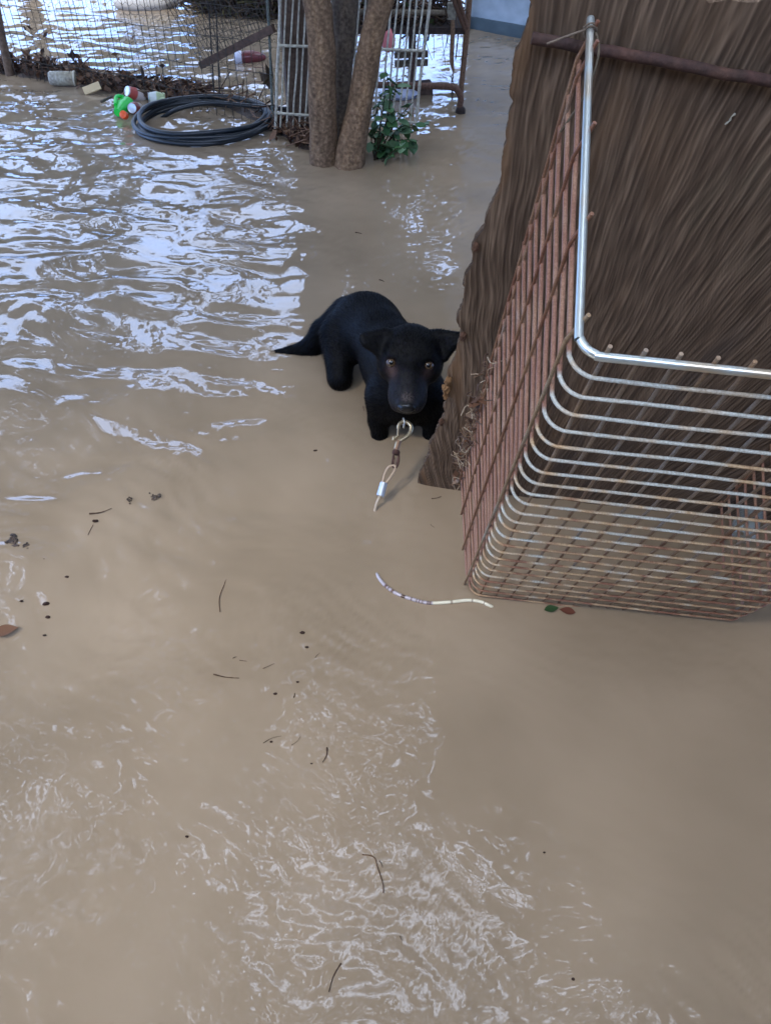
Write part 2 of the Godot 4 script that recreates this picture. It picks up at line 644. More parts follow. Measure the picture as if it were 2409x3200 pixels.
# unseen porch wall and tin roof, added behind the camera to block light
func build_added_roofs() -> void:
	var t := thing("added_porch", "unseen tin roofed porch added behind the photographer to block light", "porch", Vector3(0.6, 0, 2.6))
	var wall := MB.new()
	wall.box(Transform3D(Basis(), Vector3(0.6, 1.5, 3.0)), Vector3(9.0, 3.4, 0.2), lin(170, 160, 145))
	part("wall", wall, mats.wall, t)
	var roof := MB.new()
	var n := 180
	for i in n + 1:
		var x := -3.6 + 8.4 * i / n
		var y := 0.018 * sin(i * PI / 2.0)
		for k in 2:
			roof.vert(Vector3(x, (2.75 if k == 0 else 3.25) + y, 1.8 if k == 0 else 3.0), Vector3.UP, Vector2.ZERO, lin(128, 118, 108))
	for i in n:
		var a := i * 2
		roof.tri(a, a + 1, a + 3); roof.tri(a, a + 3, a + 2)
	roof.smooth_normals()
	part("roof", roof, mats.rust, t)
	for x in [-3.2, 0.6, 4.4]:
		var post := MB.new()
		post.box(Transform3D(Basis(), Vector3(x, 1.25, 1.95)), Vector3(0.09, 3.0, 0.09), lin(120, 104, 88))
		part("post", post, mats.wood, t)
	# unseen tin lean-to above the board, added to darken water on the right
	var l := thing("added_lean_to", "unseen tin lean-to roof added above the leaning board to block light", "roof", Vector3(2.8, 0, -0.2))
	var r2 := MB.new()
	for i in n + 1:
		var z := -2.7 + 5.4 * i / n
		var y := 0.018 * sin(i * PI / 2.0)
		for k in 2:
			r2.vert(Vector3(1.0 if k == 0 else 4.6, (1.80 if k == 0 else 1.55) + y, z), Vector3.UP, Vector2.ZERO, lin(120, 110, 102))
	for i in n:
		var a := i * 2
		r2.tri(a, a + 1, a + 3); r2.tri(a, a + 3, a + 2)
	r2.smooth_normals()
	part("roof_sheet", r2, mats.rust, l)
	for z in [-2.5, 0.0, 2.3]:
		for x in [1.75, 4.4]:
			var post := MB.new()
			post.box(Transform3D(Basis(), Vector3(x, 0.60, z)), Vector3(0.08, 1.8, 0.08), lin(110, 94, 80))
			part("post", post, mats.wood, l)
# ------------------------------------------------------------------ trees
func trunk_mesh(pts: Array, radii: Array, col: Color, seed_ := 0.0) -> MB:
	var mb := MB.new()
	var per := 22
	var line := spline(pts, per)
	var m := line.size()
	var sides := 28
	for i in m:
		var t: Vector3 = line[mini(i + 1, m - 1)] - line[maxi(i - 1, 0)]
		t = t.normalized()
		var side := t.cross(Vector3.FORWARD).normalized()
		var up := t.cross(side)
		var f := float(i) / per
		var k := mini(int(f), radii.size() - 2)
		var r: float = lerpf(radii[k], radii[k + 1], f - k)
		for s in sides:
			var a := TAU * s / sides
			var d := side * cos(a) + up * sin(a)
			var rr := r * (1.0 + 0.16 * noise_c.get_noise_3d(cos(a) * 1.3 + seed_, line[i].y * 2.6, sin(a) * 1.3) + 0.07 * noise_c.get_noise_3d(cos(a) * 6.0 + seed_, line[i].y * 9.0, sin(a) * 6.0))
			var g := noise_c.get_noise_3d(line[i].x * 9.0 + cos(a) * 1.5, line[i].y * 7.0 + seed_, sin(a) * 1.5)
			var cc := col.lerp(col * Color(1.45, 1.4, 1.25), clampf(g * 1.3, 0.0, 1.0)).lerp(col * Color(0.6, 0.58, 0.55), clampf(-g * 1.3, 0.0, 1.0))
			cc.a = 1.0
			mb.vert(line[i] + d * rr, d, Vector2.ZERO, cc)
	for i in m - 1:
		for s in sides:
			var s2 := (s + 1) % sides
			var a := i * sides + s
			var b := i * sides + s2
			mb.tri(a, b, b + sides); mb.tri(a, b + sides, a + sides)
	mb.smooth_normals()
	for i in mb.n.size():
		if mb.n[i].dot(mb.v[i] - line[i / sides]) < 0: mb.n[i] = -mb.n[i]
	return mb

# leaves gathered in clumps inside ellipsoids: [centre, radii, number]
func crown_mesh(lobes: Array, leaf: float, cols: Array, seed_: int) -> MB:
	var mb := MB.new()
	var g := RandomNumberGenerator.new()
	g.seed = seed_
	for l in lobes:
		var ce: Vector3 = l[0]
		var rd: Vector3 = l[1]
		var n: int = l[2]
		var clumps := []
		for i in maxi(6, n / 45):
			var d := Vector3(g.randfn(), g.randfn(), g.randfn()).normalized() * pow(g.randf(), 0.4)
			clumps.append(ce + d * rd)
		for i in n:
			var q: Vector3 = clumps[g.randi() % clumps.size()]
			var p := q + Vector3(g.randfn(), g.randfn() * 0.7, g.randfn()) * (rd.length() * 0.11 + 0.03)
			add_leaf(mb, p, g, leaf * g.randf_range(0.7, 1.3), cols[g.randi() % cols.size()])
	return mb

func add_leaf(mb: MB, p: Vector3, g: RandomNumberGenerator, s: float, col: Color) -> void:
	var d := Vector3(g.randfn(), g.randfn() * 0.6 - 0.3, g.randfn()).normalized()
	var w := d.cross(Vector3(g.randfn(), g.randfn() + 1.5, g.randfn())).normalized()
	var nn := d.cross(w).normalized()
	if nn.y < 0: nn = -nn
	var a := mb.vert(p - d * s * 0.5, nn, Vector2.ZERO, col)
	mb.vert(p + w * s * 0.26 - nn * s * 0.06, nn, Vector2.ZERO, col)
	mb.vert(p + d * s * 0.5 - nn * s * 0.1, nn, Vector2.ZERO, col)
	mb.vert(p - w * s * 0.26 - nn * s * 0.06, nn, Vector2.ZERO, col)
	mb.tri(a, a + 1, a + 2); mb.tri(a, a + 2, a + 3)

func simple_tree(label: String, base: Vector3, height: float, lobes: Array, leaf: float, cols: Array, seed_: int, r := 0.14) -> void:
	var t := thing("tree", label, "tree", base)
	var top := base + Vector3(0.2, height, 0.1)
	part("trunk", trunk_mesh([base - Vector3(0, 0.3, 0), base + Vector3(0.05, height * 0.4, 0), top], [r, r * 0.8, r * 0.35], lin(110, 92, 76), seed_), mats.bark, t)
	var limb := MB.new()
	for l in lobes:
		var c: Vector3 = l[0]
		var from := base.lerp(top, clampf((c.y - base.y) / height * 0.6, 0.2, 0.9))
		limb.tube(spline([from, from.lerp(c, 0.5) + Vector3(0, 0.2, 0), c], 5), [r * 0.4, r * 0.38, r * 0.36, r * 0.34, r * 0.31, r * 0.28, r * 0.24, r * 0.2, r * 0.16, r * 0.12, r * 0.06], 6, lin(100, 84, 70))
	part("limbs", limb, mats.bark, t)
	var cr := part("crown", crown_mesh(lobes, leaf, cols, seed_), mats.leaf, t)
	cr.set_meta("kind", "stuff")

func build_trees() -> void:
	var greens := [Color(0.05, 0.085, 0.025), Color(0.065, 0.10, 0.03), Color(0.04, 0.07, 0.022), Color(0.085, 0.105, 0.035)]
	var olive := [Color(0.09, 0.11, 0.04), Color(0.11, 0.12, 0.045), Color(0.07, 0.09, 0.03)]
	# the tree of three stems in front of the grille
	var b0 := on_water(1012, 508)
	var t := thing("tree", "three stemmed brown barked tree rising from the water before the white grille", "tree", b0)
	var f := -b0.z
	var left_top := at_fwd(990, 0, f + 0.02)
	part("trunk", trunk_mesh([b0 + Vector3(0.005, -0.3, 0), b0 + Vector3(0, 0.0, 0), at_fwd(1007, 300, f), left_top, left_top + Vector3(-0.12, 0.9, -0.1), left_top + Vector3(-0.5, 2.2, 0.1)], [0.064, 0.066, 0.063, 0.060, 0.055, 0.03], lin(150, 125, 101), 1.0), mats.bark, t)
	var b1 := on_water(1092, 516)
	var f1 := -b1.z
	var right_top := at_fwd(1192, 0, f1 + 0.06)
	part("trunk", trunk_mesh([b1 + Vector3(-0.03, -0.3, 0), b1, at_fwd(1124, 330, f1 + 0.02), right_top, right_top + Vector3(0.3, 0.9, -0.1), right_top + Vector3(0.5, 2.2, 0.2)], [0.068, 0.070, 0.056, 0.05, 0.045, 0.025], lin(154, 127, 101), 5.0), mats.bark, t)
	var b2 := on_water(1062, 488)
	var f2 := -b2.z + 0.05
	var mid_top := at_fwd(1078, 0, f2 + 0.1)
	part("trunk", trunk_mesh([b2 + Vector3(0, -0.3, -0.05), b2 + Vector3(0, 0, -0.05), at_fwd(1066, 250, f2 + 0.03), mid_top, mid_top + Vector3(0.05, 1.0, -0.2), mid_top + Vector3(0.1, 2.4, -0.2)], [0.055, 0.05, 0.048, 0.058, 0.05, 0.03], lin(110, 98, 86), 9.0), mats.bark, t)
	var limb := MB.new()
	for q in [[left_top + Vector3(-0.2, 1.2, -0.05), Vector3(-1.3, 3.3, -3.4)], [left_top + Vector3(-0.4, 1.8, 0.0), Vector3(-0.6, 4.4, -2.6)], [right_top + Vector3(0.3, 1.0, -0.1), Vector3(1.2, 3.6, -3.2)], [mid_top + Vector3(0.05, 1.4, -0.2), Vector3(0.1, 4.3, -3.6)]]:
		var p: Vector3 = q[0]
		var e: Vector3 = q[1]
		limb.tube(spline([p, p.lerp(e, 0.5) + Vector3(0, 0.15, 0), e], 4), [0.035, 0.034, 0.032, 0.03, 0.028, 0.024, 0.02, 0.015, 0.01], 7, lin(110, 92, 76))
	part("limbs", limb, mats.bark, t)
	var crown := crown_mesh([
		[Vector3(-0.40, 1.9, -4.0), Vector3(0.75, 0.7, 0.6), 1500],
		[Vector3(-0.30, 3.1, -3.9), Vector3(1.0, 1.0, 0.9), 2600],
		[Vector3(0.55, 3.9, -3.7), Vector3(1.1, 0.9, 0.9), 2000],
		[Vector3(-1.3, 4.3, -3.2), Vector3(1.0, 0.6, 0.9), 1000],
		[Vector3(-0.2, 4.8, -2.6), Vector3(1.3, 0.6, 0.8), 1400],
		[Vector3(1.6, 4.6, -2.6), Vector3(1.2, 0.6, 1.0), 2200],
		[Vector3(-1.9, 3.5, -4.5), Vector3(1.3, 1.3, 0.9), 2800],
		[Vector3(-1.1, 2.6, -4.4), Vector3(0.7, 0.8, 0.6), 1100],
		[Vector3(-2.7, 2.2, -5.2), Vector3(0.8, 0.5, 0.6), 700],
		[Vector3(-3.2, 3.7, -3.8), Vector3(1.3, 1.5, 1.0), 2800],
		[Vector3(-1.9, 4.6, -2.4), Vector3(1.2, 0.6, 0.8), 750]], 0.15, greens, 41)
	part("crown", crown, mats.leaf, t).set_meta("kind", "stuff")

	# unseen trees round about, which the water mirrors; some added to shade the yard
	simple_tree("tall leafy tree far beyond the wire fence, mirrored in the water", Vector3(-6.6, 0, -11.5), 4.2, [
		[Vector3(-6.8, 2.2, -11.5), Vector3(1.8, 1.2, 1.2), 1500], [Vector3(-4.6, 2.0, -11.0), Vector3(1.4, 0.8, 1.0), 1100]], 0.3, olive, 51)
	simple_tree("broad olive green tree beyond the brush pile, mirrored behind the hose", Vector3(-1.9, 0, -12.5), 4.4, [
		[Vector3(-2.1, 1.9, -12.5), Vector3(1.9, 1.2, 1.2), 1700], [Vector3(-0.2, 3.6, -12.0), Vector3(1.3, 1.4, 1.0), 1400]], 0.3, olive, 52)
	simple_tree("green tree beyond the rusty frame, mirrored between trunk and board", Vector3(1.6, 0, -10.5), 5.5, [
		[Vector3(1.6, 2.2, -10.5), Vector3(1.5, 1.2, 1.2), 1300], [Vector3(0.6, 4.4, -10.0), Vector3(1.2, 1.2, 1.0), 1200], [Vector3(4.4, 3.6, -9.5), Vector3(1.8, 2.2, 1.2), 1800]], 0.3, greens, 53)
	simple_tree("unseen old tree with bare lower limbs left of the wire fence, crown widened to shade the far water", Vector3(-5.4, 0, -6.6), 6.0, [  # crown lobes over the far water are added to shade it
		[Vector3(-6.2, 4.6, -6.6), Vector3(1.6, 1.6, 1.2), 1500], [Vector3(-3.6, 6.2, -4.6), Vector3(1.3, 0.6, 1.2), 900], [Vector3(-5.4, 2.8, -4.4), Vector3(1.2, 1.5, 1.0), 1500], [Vector3(-3.4, 6.0, -6.8), Vector3(1.5, 0.6, 1.2), 1500], [Vector3(-1.2, 6.2, -6.6), Vector3(1.4, 0.6, 1.2), 1500], [Vector3(0.9, 6.0, -6.2), Vector3(1.4, 0.6, 1.2), 1500], [Vector3(-0.6, 5.6, -5.0), Vector3(1.6, 0.5, 0.8), 1400], [Vector3(-4.5, 4.9, -8.4), Vector3(1.2, 0.7, 0.8), 1200], [Vector3(-2.4, 5.0, -8.6), Vector3(1.2, 0.8, 0.8), 1300], [Vector3(-0.2, 4.9, -8.4), Vector3(1.3, 0.8, 0.8), 1300], [Vector3(2.0, 4.8, -8.2), Vector3(1.2, 0.8, 0.8), 1200]], 0.22, greens, 54, 0.18)
	simple_tree("unseen shade tree added left of the water, its crown reaching over the yard", Vector3(-4.4, 0, -1.2), 5.0, [  # wall of leaves added to cut sky light from the left
		[Vector3(-3.9, 4.4, -1.6), Vector3(1.6, 1.1, 1.6), 2800], [Vector3(-2.0, 5.2, -0.6), Vector3(1.5, 0.6, 1.5), 1100], [Vector3(-4.6, 2.6, -1.2), Vector3(1.2, 1.8, 1.8), 2800], [Vector3(-4.4, 2.8, 1.8), Vector3(1.4, 1.9, 1.6), 2600]], 0.2, greens, 55, 0.2)
	simple_tree("unseen shade tree added on the far side of the leaning board", Vector3(3.6, 0, -3.2), 5.0, [  # unseen leaf wall, added to cut sky light on the right
		[Vector3(3.4, 3.2, -3.6), Vector3(1.6, 2.0, 1.5), 3200], [Vector3(2.6, 5.0, -1.6), Vector3(1.6, 0.7, 1.5), 2400], [Vector3(4.2, 2.2, -1.2), Vector3(1.2, 1.9, 1.6), 2600], [Vector3(3.4, 3.4, -6.4), Vector3(1.4, 1.8, 1.4), 2000]], 0.2, greens, 56, 0.2)
	simple_tree("tall spreading tree whose boughs hang above the photographer", Vector3(-2.6, 0, 2.4), 6.5, [
		[Vector3(0.2, 6.2, -0.9), Vector3(1.7, 0.5, 0.9), 1150], [Vector3(-1.5, 6.0, -1.7), Vector3(0.9, 0.5, 0.8), 600], [Vector3(-2.7, 5.8, -1.7), Vector3(1.0, 0.5, 1.0), 1300], [Vector3(-1.4, 6.4, 0.8), Vector3(2.0, 0.7, 1.2), 2200], [Vector3(1.8, 6.2, 0.6), Vector3(1.8, 0.7, 1.2), 2000]], 0.2, greens, 57, 0.22)
	for q in [[-3.7, -9.2, 61, "added slim tree with a thin crown between fence and far trees"], [-1.9, -9.6, 63, "added slim tree with feathery crown beyond the brush pile"], [1.3, -8.2, 64, "added slim tree with sparse crown beside the shed wall"]]:  # slim trees added to break up the sky mirrored in the water
		var b := Vector3(q[0], 0, q[1])
		simple_tree(q[3], b, 4.6, [
			[b + Vector3(-0.2, 1.5, 0.2), Vector3(0.45, 0.30, 0.4), 420], [b + Vector3(0.3, 2.5, 0.1), Vector3(0.5, 0.3, 0.4), 420], [b + Vector3(-0.5, 3.6, 0.0), Vector3(0.6, 0.35, 0.5), 420]], 0.2, olive, q[2], 0.10)
# ------------------------------------------------------------------ leaning board and wire cage
const CA := Vector3(0.1929, 0.9337, -0.6399)   # near left corner of the rim
const CC := Vector3(0.1883, 0.0, -1.0783)      # the corner below it, in the water
const CF := Vector3(0.993, -0.055, 0.106)      # along the front
const CL := Vector3(0.119, 0.421, -0.899)      # along the left side, away from the camera

func board_frame() -> Array:
	var o := on_water(1400, 1528)
	var side := Vector3(0.985, 0.0, 0.15).normalized()
	var up := Vector3(0.02, 1.0, 0.31).normalized()
	up = (up - side * up.dot(side)).normalized()
	return [o, side, up, side.cross(up).normalized()]

func wood_images() -> Array:
	# fibres run along v; they fan and swirl a little, with dark cracks and mossy streaks
	var w := 768
	var h := 768
	var col := Image.create(w, h, false, Image.FORMAT_RGB8)
	var hgt := Image.create(w, h, false, Image.FORMAT_L8)
	for y in h:
		var fv := 2.2 * y / h
		for x in w:
			var fu := 1.6 * x / w
			# the fibres fan out from a point below the left end and waver a little
			var s := 1.7 * atan2(fu - 0.22 + 0.022 * noise_a.get_noise_2d(fu * 1.4, fv * 0.9) + 0.004 * noise_a.get_noise_2d(fu * 7.0, fv * 5.0), fv + 0.75)
			var f1 := noise_c.get_noise_2d(s * 34.0, fv * 0.9)
			var f2 := noise_b.get_noise_2d(s * 110.0, fv * 2.2)
			var f3 := noise_a.get_noise_2d(s * 240.0, fv * 11.0)
			var big := noise_b.get_noise_2d(fu * 2.2 + 7.0, fv * 1.6)
			var ridge := 0.55 + 0.22 * f1 + 0.34 * f2 + 0.34 * f3
			ridge = clampf(ridge, 0.0, 1.0)
			var base := Color(0.074, 0.048, 0.031).lerp(Color(0.235, 0.160, 0.104), ridge * ridge * 1.1)
			var moss := smoothstep(0.1, 0.45, big + 0.25 * f1) * 0.55 * smoothstep(1.0, 1.7, fv + 0.3 * noise_b.get_noise_2d(fu * 4.0, fv * 2.0))
			base = base.lerp(Color(0.105, 0.10, 0.062), moss)
			var dark := smoothstep(0.15, 0.5, noise_b.get_noise_2d(s * 7.0 + 20.0, fv * 1.0)) * 0.4
			base = base.lerp(Color(0.05, 0.04, 0.036), dark)
			var orange := smoothstep(0.25, 0.55, noise_b.get_noise_2d(s * 11.0 - 9.0, fv * 2.1)) * 0.6 * smoothstep(0.55, 0.15, fu)
			base = base.lerp(Color(0.20, 0.115, 0.06), orange)
			col.set_pixel(x, y, base.linear_to_srgb())
			hgt.set_pixel(x, y, Color(ridge, ridge, ridge))
	return [ImageTexture.create_from_image(col), ImageTexture.create_from_image(hgt)]

func build_board() -> void:
	var fr := board_frame()
	var o: Vector3 = fr[0]
	var side: Vector3 = fr[1]
	var up: Vector3 = fr[2]
	var nn: Vector3 = fr[3]
	# the rotten left edge, taken to the plane of the board
	var edge_px := [[1300, 1530], [1312, 1490], [1330, 1440], [1347, 1398], [1360, 1352], [1376, 1328], [1386, 1290], [1383, 1240], [1401, 1212], [1394, 1180], [1414, 1122], [1436, 1062], [1430, 1012], [1445, 960], [1452, 900], [1466, 850], [1474, 775], [1506, 728], [1534, 650], [1558, 560], [1580, 440], [1592, 330], [1614, 240], [1610, 190], [1626, 120], [1642, 60], [1662, 0], [1690, -90], [1700, -150]]
	var left := []
	for e in edge_px:
		var p := on_plane(e[0], e[1], o, nn) - o
		left.append(Vector2(p.dot(side), p.dot(up)))
	var top: float = (on_plane(2390, 6, o, nn) - o).dot(up)
	var bottom := -0.30
	var right := 1.25
	var rows := 300
	var cols := 100
	var thick := 0.026
	var mb := MB.new()
	var grid := []
	for face in 2:
		for r in rows + 1:
			var t := float(r) / rows
			var y := lerpf(bottom, top, t)
			# left limit at this height
			var x0: float = left[0].x
			if y > left[0].y:
				x0 = left[left.size() - 1].x
				for i in left.size() - 1:
					if y <= left[i + 1].y:
						x0 = lerpf(left[i].x, left[i + 1].x, clampf((y - left[i].y) / maxf(left[i + 1].y - left[i].y, 1e-4), 0.0, 1.0))
						break
			x0 += 0.010 * noise_c.get_noise_1d(y * 13.0) + 0.003 * noise_c.get_noise_1d(y * 60.0 + 3.0) + 0.0022 * noise_c.get_noise_1d(y * 300.0)
			for c in cols + 1:
				var s := pow(float(c) / cols, 1.25)
				var x := lerpf(x0, right, s)
				var bulge := 0.004 * noise_b.get_noise_2d(x * 5.0, y * 3.0) - 0.009 * exp(-(x - x0) / 0.022) * (0.8 + 0.3 * noise_c.get_noise_2d(x * 12.0, y * 12.0))
				var yy := y + (0.008 * noise_c.get_noise_1d(x * 30.0) if r == rows else 0.0)
				var p := o + side * x + up * yy + nn * ((bulge) if face == 0 else -thick - bulge * 0.5)
				mb.vert(p, nn if face == 0 else -nn, Vector2((x + 0.15) / 1.6, (y + 0.35) / 2.2), Color.WHITE)
	var per := (rows + 1) * (cols + 1)
	for r in rows:
		for c in cols:
			var a := r * (cols + 1) + c
			mb.tri(a, a + cols + 2, a + 1); mb.tri(a, a + cols + 1, a + cols + 2)
			var b := per + a
			mb.tri(b, b + 1, b + cols + 2); mb.tri(b, b + cols + 2, b + cols + 1)
	mb.smooth_normals()
	for i in mb.n.size():
		if mb.n[i].dot(nn if i < per else -nn) < 0: mb.n[i] = -mb.n[i]
	# the four narrow sides
	for r in rows:
		for c in [0, cols]:
			var a: int = r * (cols + 1) + c
			var i := mb.v.size()
			var d := -side if c == 0 else side
			for q in [a, a + cols + 1, per + a + cols + 1, per + a]:
				mb.vert(mb.v[q], d, mb.uv[q] + Vector2(0.0 if q < per else 0.02, 0.0), Color.WHITE)
			mb.tri(i, i + 1, i + 2); mb.tri(i, i + 2, i + 3)
	for c in cols:
		var a := rows * (cols + 1) + c
		var i := mb.v.size()
		for q in [a, a + 1, per + a + 1, per + a]:
			mb.vert(mb.v[q], up, mb.uv[q] + Vector2(0.0, 0.0 if q < per else 0.012), Color.WHITE)
		mb.tri(i, i + 1, i + 2); mb.tri(i, i + 2, i + 3)
	var im := wood_images()
	var m := StandardMaterial3D.new()
	m.albedo_texture = im[0]
	m.heightmap_enabled = true
	m.heightmap_texture = im[1]
	m.heightmap_scale = 0.45
	m.roughness = 0.9
	m.metallic_specular = 0.25
	mats.board = m
	var t := thing("wooden_board", "weathered dark brown wooden board with crumbling edge leaning behind the wire cage", "board", o)
	part("slab", mb, m, t)
	# crumbs of rotten wood along the edge
	for e in [[1394, 1190, 0.007], [1387, 1215, 0.009], [1386, 1235, 0.006], [1372, 1318, 0.006], [1480, 770, 0.005], [1440, 1050, 0.006]]:
		var p := on_plane(e[0] + 7, e[1], o, nn)
		var rr: float = e[2]
		var crumb := MB.new()
		crumb.blob(p + nn * 0.001, Basis.from_euler(Vector3(rng.randf() * 3, rng.randf() * 3, 0)).scaled(Vector3(rr, rr * 1.5, rr * 0.6)), 12, 16, lin(150, 112, 72) if e[1] < 1240 and e[1] > 1100 else lin(104, 72, 50), 0.9, noise_c, 3.0)
		crumb.smooth_normals()
		part("wood_crumb", crumb, mats.wood, t)
	# rusty pipe lying across the board
	var q0 := on_plane(1663, 104, o, nn) + nn * 0.010
	var q1 := on_plane(2470, 252, o, nn) + nn * 0.010
	var pipe := MB.new()
	var pts := []
	var cs := []
	for i in 25:
		var tt := i / 24.0
		pts.append(q0.lerp(q1, tt) + up * 0.002 * noise_a.get_noise_1d(tt * 5.0))
		var gq := noise_b.get_noise_1d(tt * 30.0)
		cs.append(lin(66, 46, 39).lerp(lin(98, 68, 55), clampf(0.5 + gq, 0, 1)))
	pipe.tube(pv(pts), 0.0072, 12, cs)
	single("iron_pipe", pipe, mats.rust, "thin rusty iron pipe lying across the board above the cage", "pipe")
	# a wisp of dry fluff stuck to the wood
	var fl := MB.new()
	var w0 := on_plane(2263, 383, o, nn) + nn * 0.004
	var w1 := on_plane(2296, 346, o, nn) + nn * 0.006
	fl.tube(spline([w0, w0.lerp(w1, 0.35) + side * 0.0015, w0.lerp(w1, 0.7) - side * 0.001, w1], 4), [0.0008, 0.0012, 0.0015, 0.001, 0.0012, 0.0018, 0.0014, 0.001, 0.0008, 0.001, 0.0016, 0.002, 0.001], 6, lin(172, 166, 148))
	single("dry_fluff", fl, mats.plain, "small pale wisp of fluff stuck to the weathered board", "fluff")

func wire_colour(p: Vector3, rust: float) -> Color:
	var g := noise_c.get_noise_3d(p.x * 14.0, p.y * 14.0, p.z * 14.0)
	var g2 := noise_b.get_noise_3d(p.x * 60.0, p.y * 60.0, p.z * 60.0)
	var k := clampf(rust + 0.9 * g + 0.35 * g2, 0.0, 1.0)
	var zinc := lin(205, 212, 208)
	var tan_ := lin(204, 176, 138)
	var red := lin(148, 104, 82)
	return zinc.lerp(tan_, clampf(k * 2.0, 0, 1)).lerp(red, clampf(k * 2.0 - 1.0, 0, 1))

# the far edge of the left side is bent outwards towards the bottom
func skew(f: float) -> Vector3:
	return Vector3(-0.040 * pow(f, 0.8), 0, 0)

func build_cage() -> void:
	var t := thing("wire_cage", "rusty galvanised wire cage standing half sunk against the board", "cage", CC)
	var width := 0.602
	var deep_top := 0.462
	var deep_bottom := 0.335
	var high := 1.06
	var er := Vector3(-0.0043, -0.905, -0.425)
	var cols_n := 25
	# thick rim: left side, front, right side
	var rc := CA
	var left_end := rc + CL * (deep_top + 0.012)
	var right := rc + CF * width
	var rim_pts := []
	var rr := 0.022
	rim_pts.append(left_end)
	for k in 8: rim_pts.append(left_end.lerp(rc + CL * rr, (k + 1) / 8.0))
	for k in 7: rim_pts.append((rc + CL * rr).lerp(rc + CF * rr, (k + 1) / 8.0) - (CL + CF).normalized() * 0.0045 * sin(PI * (k + 1) / 8.0))
	for k in 12: rim_pts.append((rc + CF * rr).lerp(right - CF * rr, k / 11.0))
	for k in 6: rim_pts.append((right + CL * rr).lerp(right + CL * deep_top, k / 5.0))
	var line := spline(rim_pts, 4)
	var rim := MB.new()
	var cs := []
	for p in line:
		var spot := smoothstep(0.12, 0.0, absf((p - rc).dot(CF) - 0.155)) * 0.5 if (p - rc).dot(CF) > 0.03 else 0.0
		cs.append(wire_colour(p, -0.25 + spot + (0.3 if (p - rc).dot(CL) > 0.3 else 0.0)))
	rim.tube(line, 0.0048, 12, cs)
	part("rim", rim, mats.zinc, t)
	# hoops parallel to the rim: left side, rounded corner, front, right side
	for h in range(1, cols_n + 1):
		var f := float(h) / cols_n
		var ce := rc + er * (high * f) + Vector3(0, 0.0, 0)
		var dp := lerpf(deep_top, deep_bottom, f)
		var a := ce + CL * dp + skew(f)
		var r2 := 0.03
		var pts := [a]
		for k in 6: pts.append(a.lerp(ce + CL * r2, (k + 1) / 6.0))
		for k in 6:
			var an := PI / 2 * (k + 1) / 6.0
			pts.append(ce + CL * r2 * (1.0 - sin(an)) + CF * r2 * (1.0 - cos(an)))
		var e := ce + CF * width
		for k in 16: pts.append((ce + CF * r2).lerp(e - CF * r2, (k + 1) / 16.0))
		for k in 5:
			var an := PI / 2 * (k + 1) / 5.0
			pts.append(e - CF * r2 * (1.0 - sin(an)) + CL * r2 * (1.0 - cos(an)))
		for k in 5: pts.append((e + CL * r2).lerp(e + CL * dp, (k + 1) / 5.0))
		var ln := spline(pts, 3)
		var cc := []
		var w := PackedVector3Array()
		var radii := []
		for p in ln:
			var sideways := (p - ce).dot(CL)
			var along := (p - ce).dot(CF)
			var rust := -0.18 + 0.95 * f + 0.45 * along
			if sideways > 0.028: rust = 0.85
			var col := wire_colour(p, rust)
			if sideways > 0.028: col = col.lerp(lin(156, 116, 98), 0.8)
			cc.append(col)
			radii.append(lerpf(0.0025, 0.0033, smoothstep(0.01, 0.05, sideways)) * (1.0 + 0.12 * noise_c.get_noise_2d(along * 60.0 + sideways * 60.0, h * 5.0)))
			w.append(p + er * 0.0022 * noise_a.get_noise_2d(along * 4.0 + h * 3.7, sideways * 5.0) + CF * 0.0015 * noise_a.get_noise_1d(h * 7.3 + sideways * 3.0))
		var mb := MB.new()
		mb.tube(w, radii, 7, cc)
		part("hoop_wire", mb, mats.wire, t)
	# upright wires of the front, bending under the bottom
	for k in 17:
		var x := 0.0290 + 0.0355 * k
		if x > width - 0.01: break
		var mb := MB.new()
		var a := rc + CF * x + CL * 0.0065 - er * 0.010
		var b := rc + CF * x + CL * 0.0055 + er * high
		var pts := []
		var cc := []
		for i in 26:
			var tt := i / 25.0
			var p := a.lerp(b, tt) + CF * 0.002 * noise_a.get_noise_2d(k * 5.1, tt * 3.0)
			pts.append(p)
			cc.append(wire_colour(p, 0.25 + 0.55 * tt).lerp(lin(134, 108, 84), 0.72))
		pts.append(b + CL * 0.03 + er * 0.004); cc.append(lin(110, 66, 50))
		mb.tube(pv(pts), 0.0025, 7, cc)
		part("upright_wire", mb, mats.wire, t)
	# upright wires of the left and right sides
	for s in 2:
		for k in 5:
			var y := 0.0407 + 0.1281 * k if k < 4 else deep_top - 0.004
			var g := y / (deep_top + 0.012)
			var a := rc + CL * y + CF * (0.0065 if s == 0 else width - 0.0065) - er * 0.010
			var b := rc + er * high + CL * (g * deep_bottom) + CF * (0.0065 if s == 0 else width - 0.0065)
			if s == 0:
				a = rc + CL * y + CF * -0.005 - er * 0.010 + CF * 0.012
				b = rc + er * high + CL * (g * deep_bottom) + CF * -0.0045 + skew(1.0) * g
			var pts := []
			var cc := []
			for i in 24:
				var tt := i / 23.0
				var q := smoothstep(0.0, 0.04, tt)
				var p := a.lerp(b, tt) + (CF * -0.012 * q * (1.0 - tt) if s == 0 else Vector3.ZERO)
				pts.append(p)
				cc.append(wire_colour(p, 0.75).lerp(lin(128, 84, 64), 0.6) if k > 0 else wire_colour(p, 0.5).lerp(lin(124, 108, 86), 0.5))
			var mb := MB.new()
			mb.tube(pv(pts), 0.0026, 7, cc)
			part("side_upright_wire", mb, mats.wire, t)
	# tie wire that holds the rim to the pipe
	var tie := MB.new()
	var k0 := left_end - CL * 0.02
	var pts2 := []
	for i in 40:
		var an := TAU * 2.5 * i / 39.0
		pts2.append(k0 + CL * (0.012 * i / 39.0 - 0.006) + (CF * cos(an) + er * sin(an)) * 0.0075)
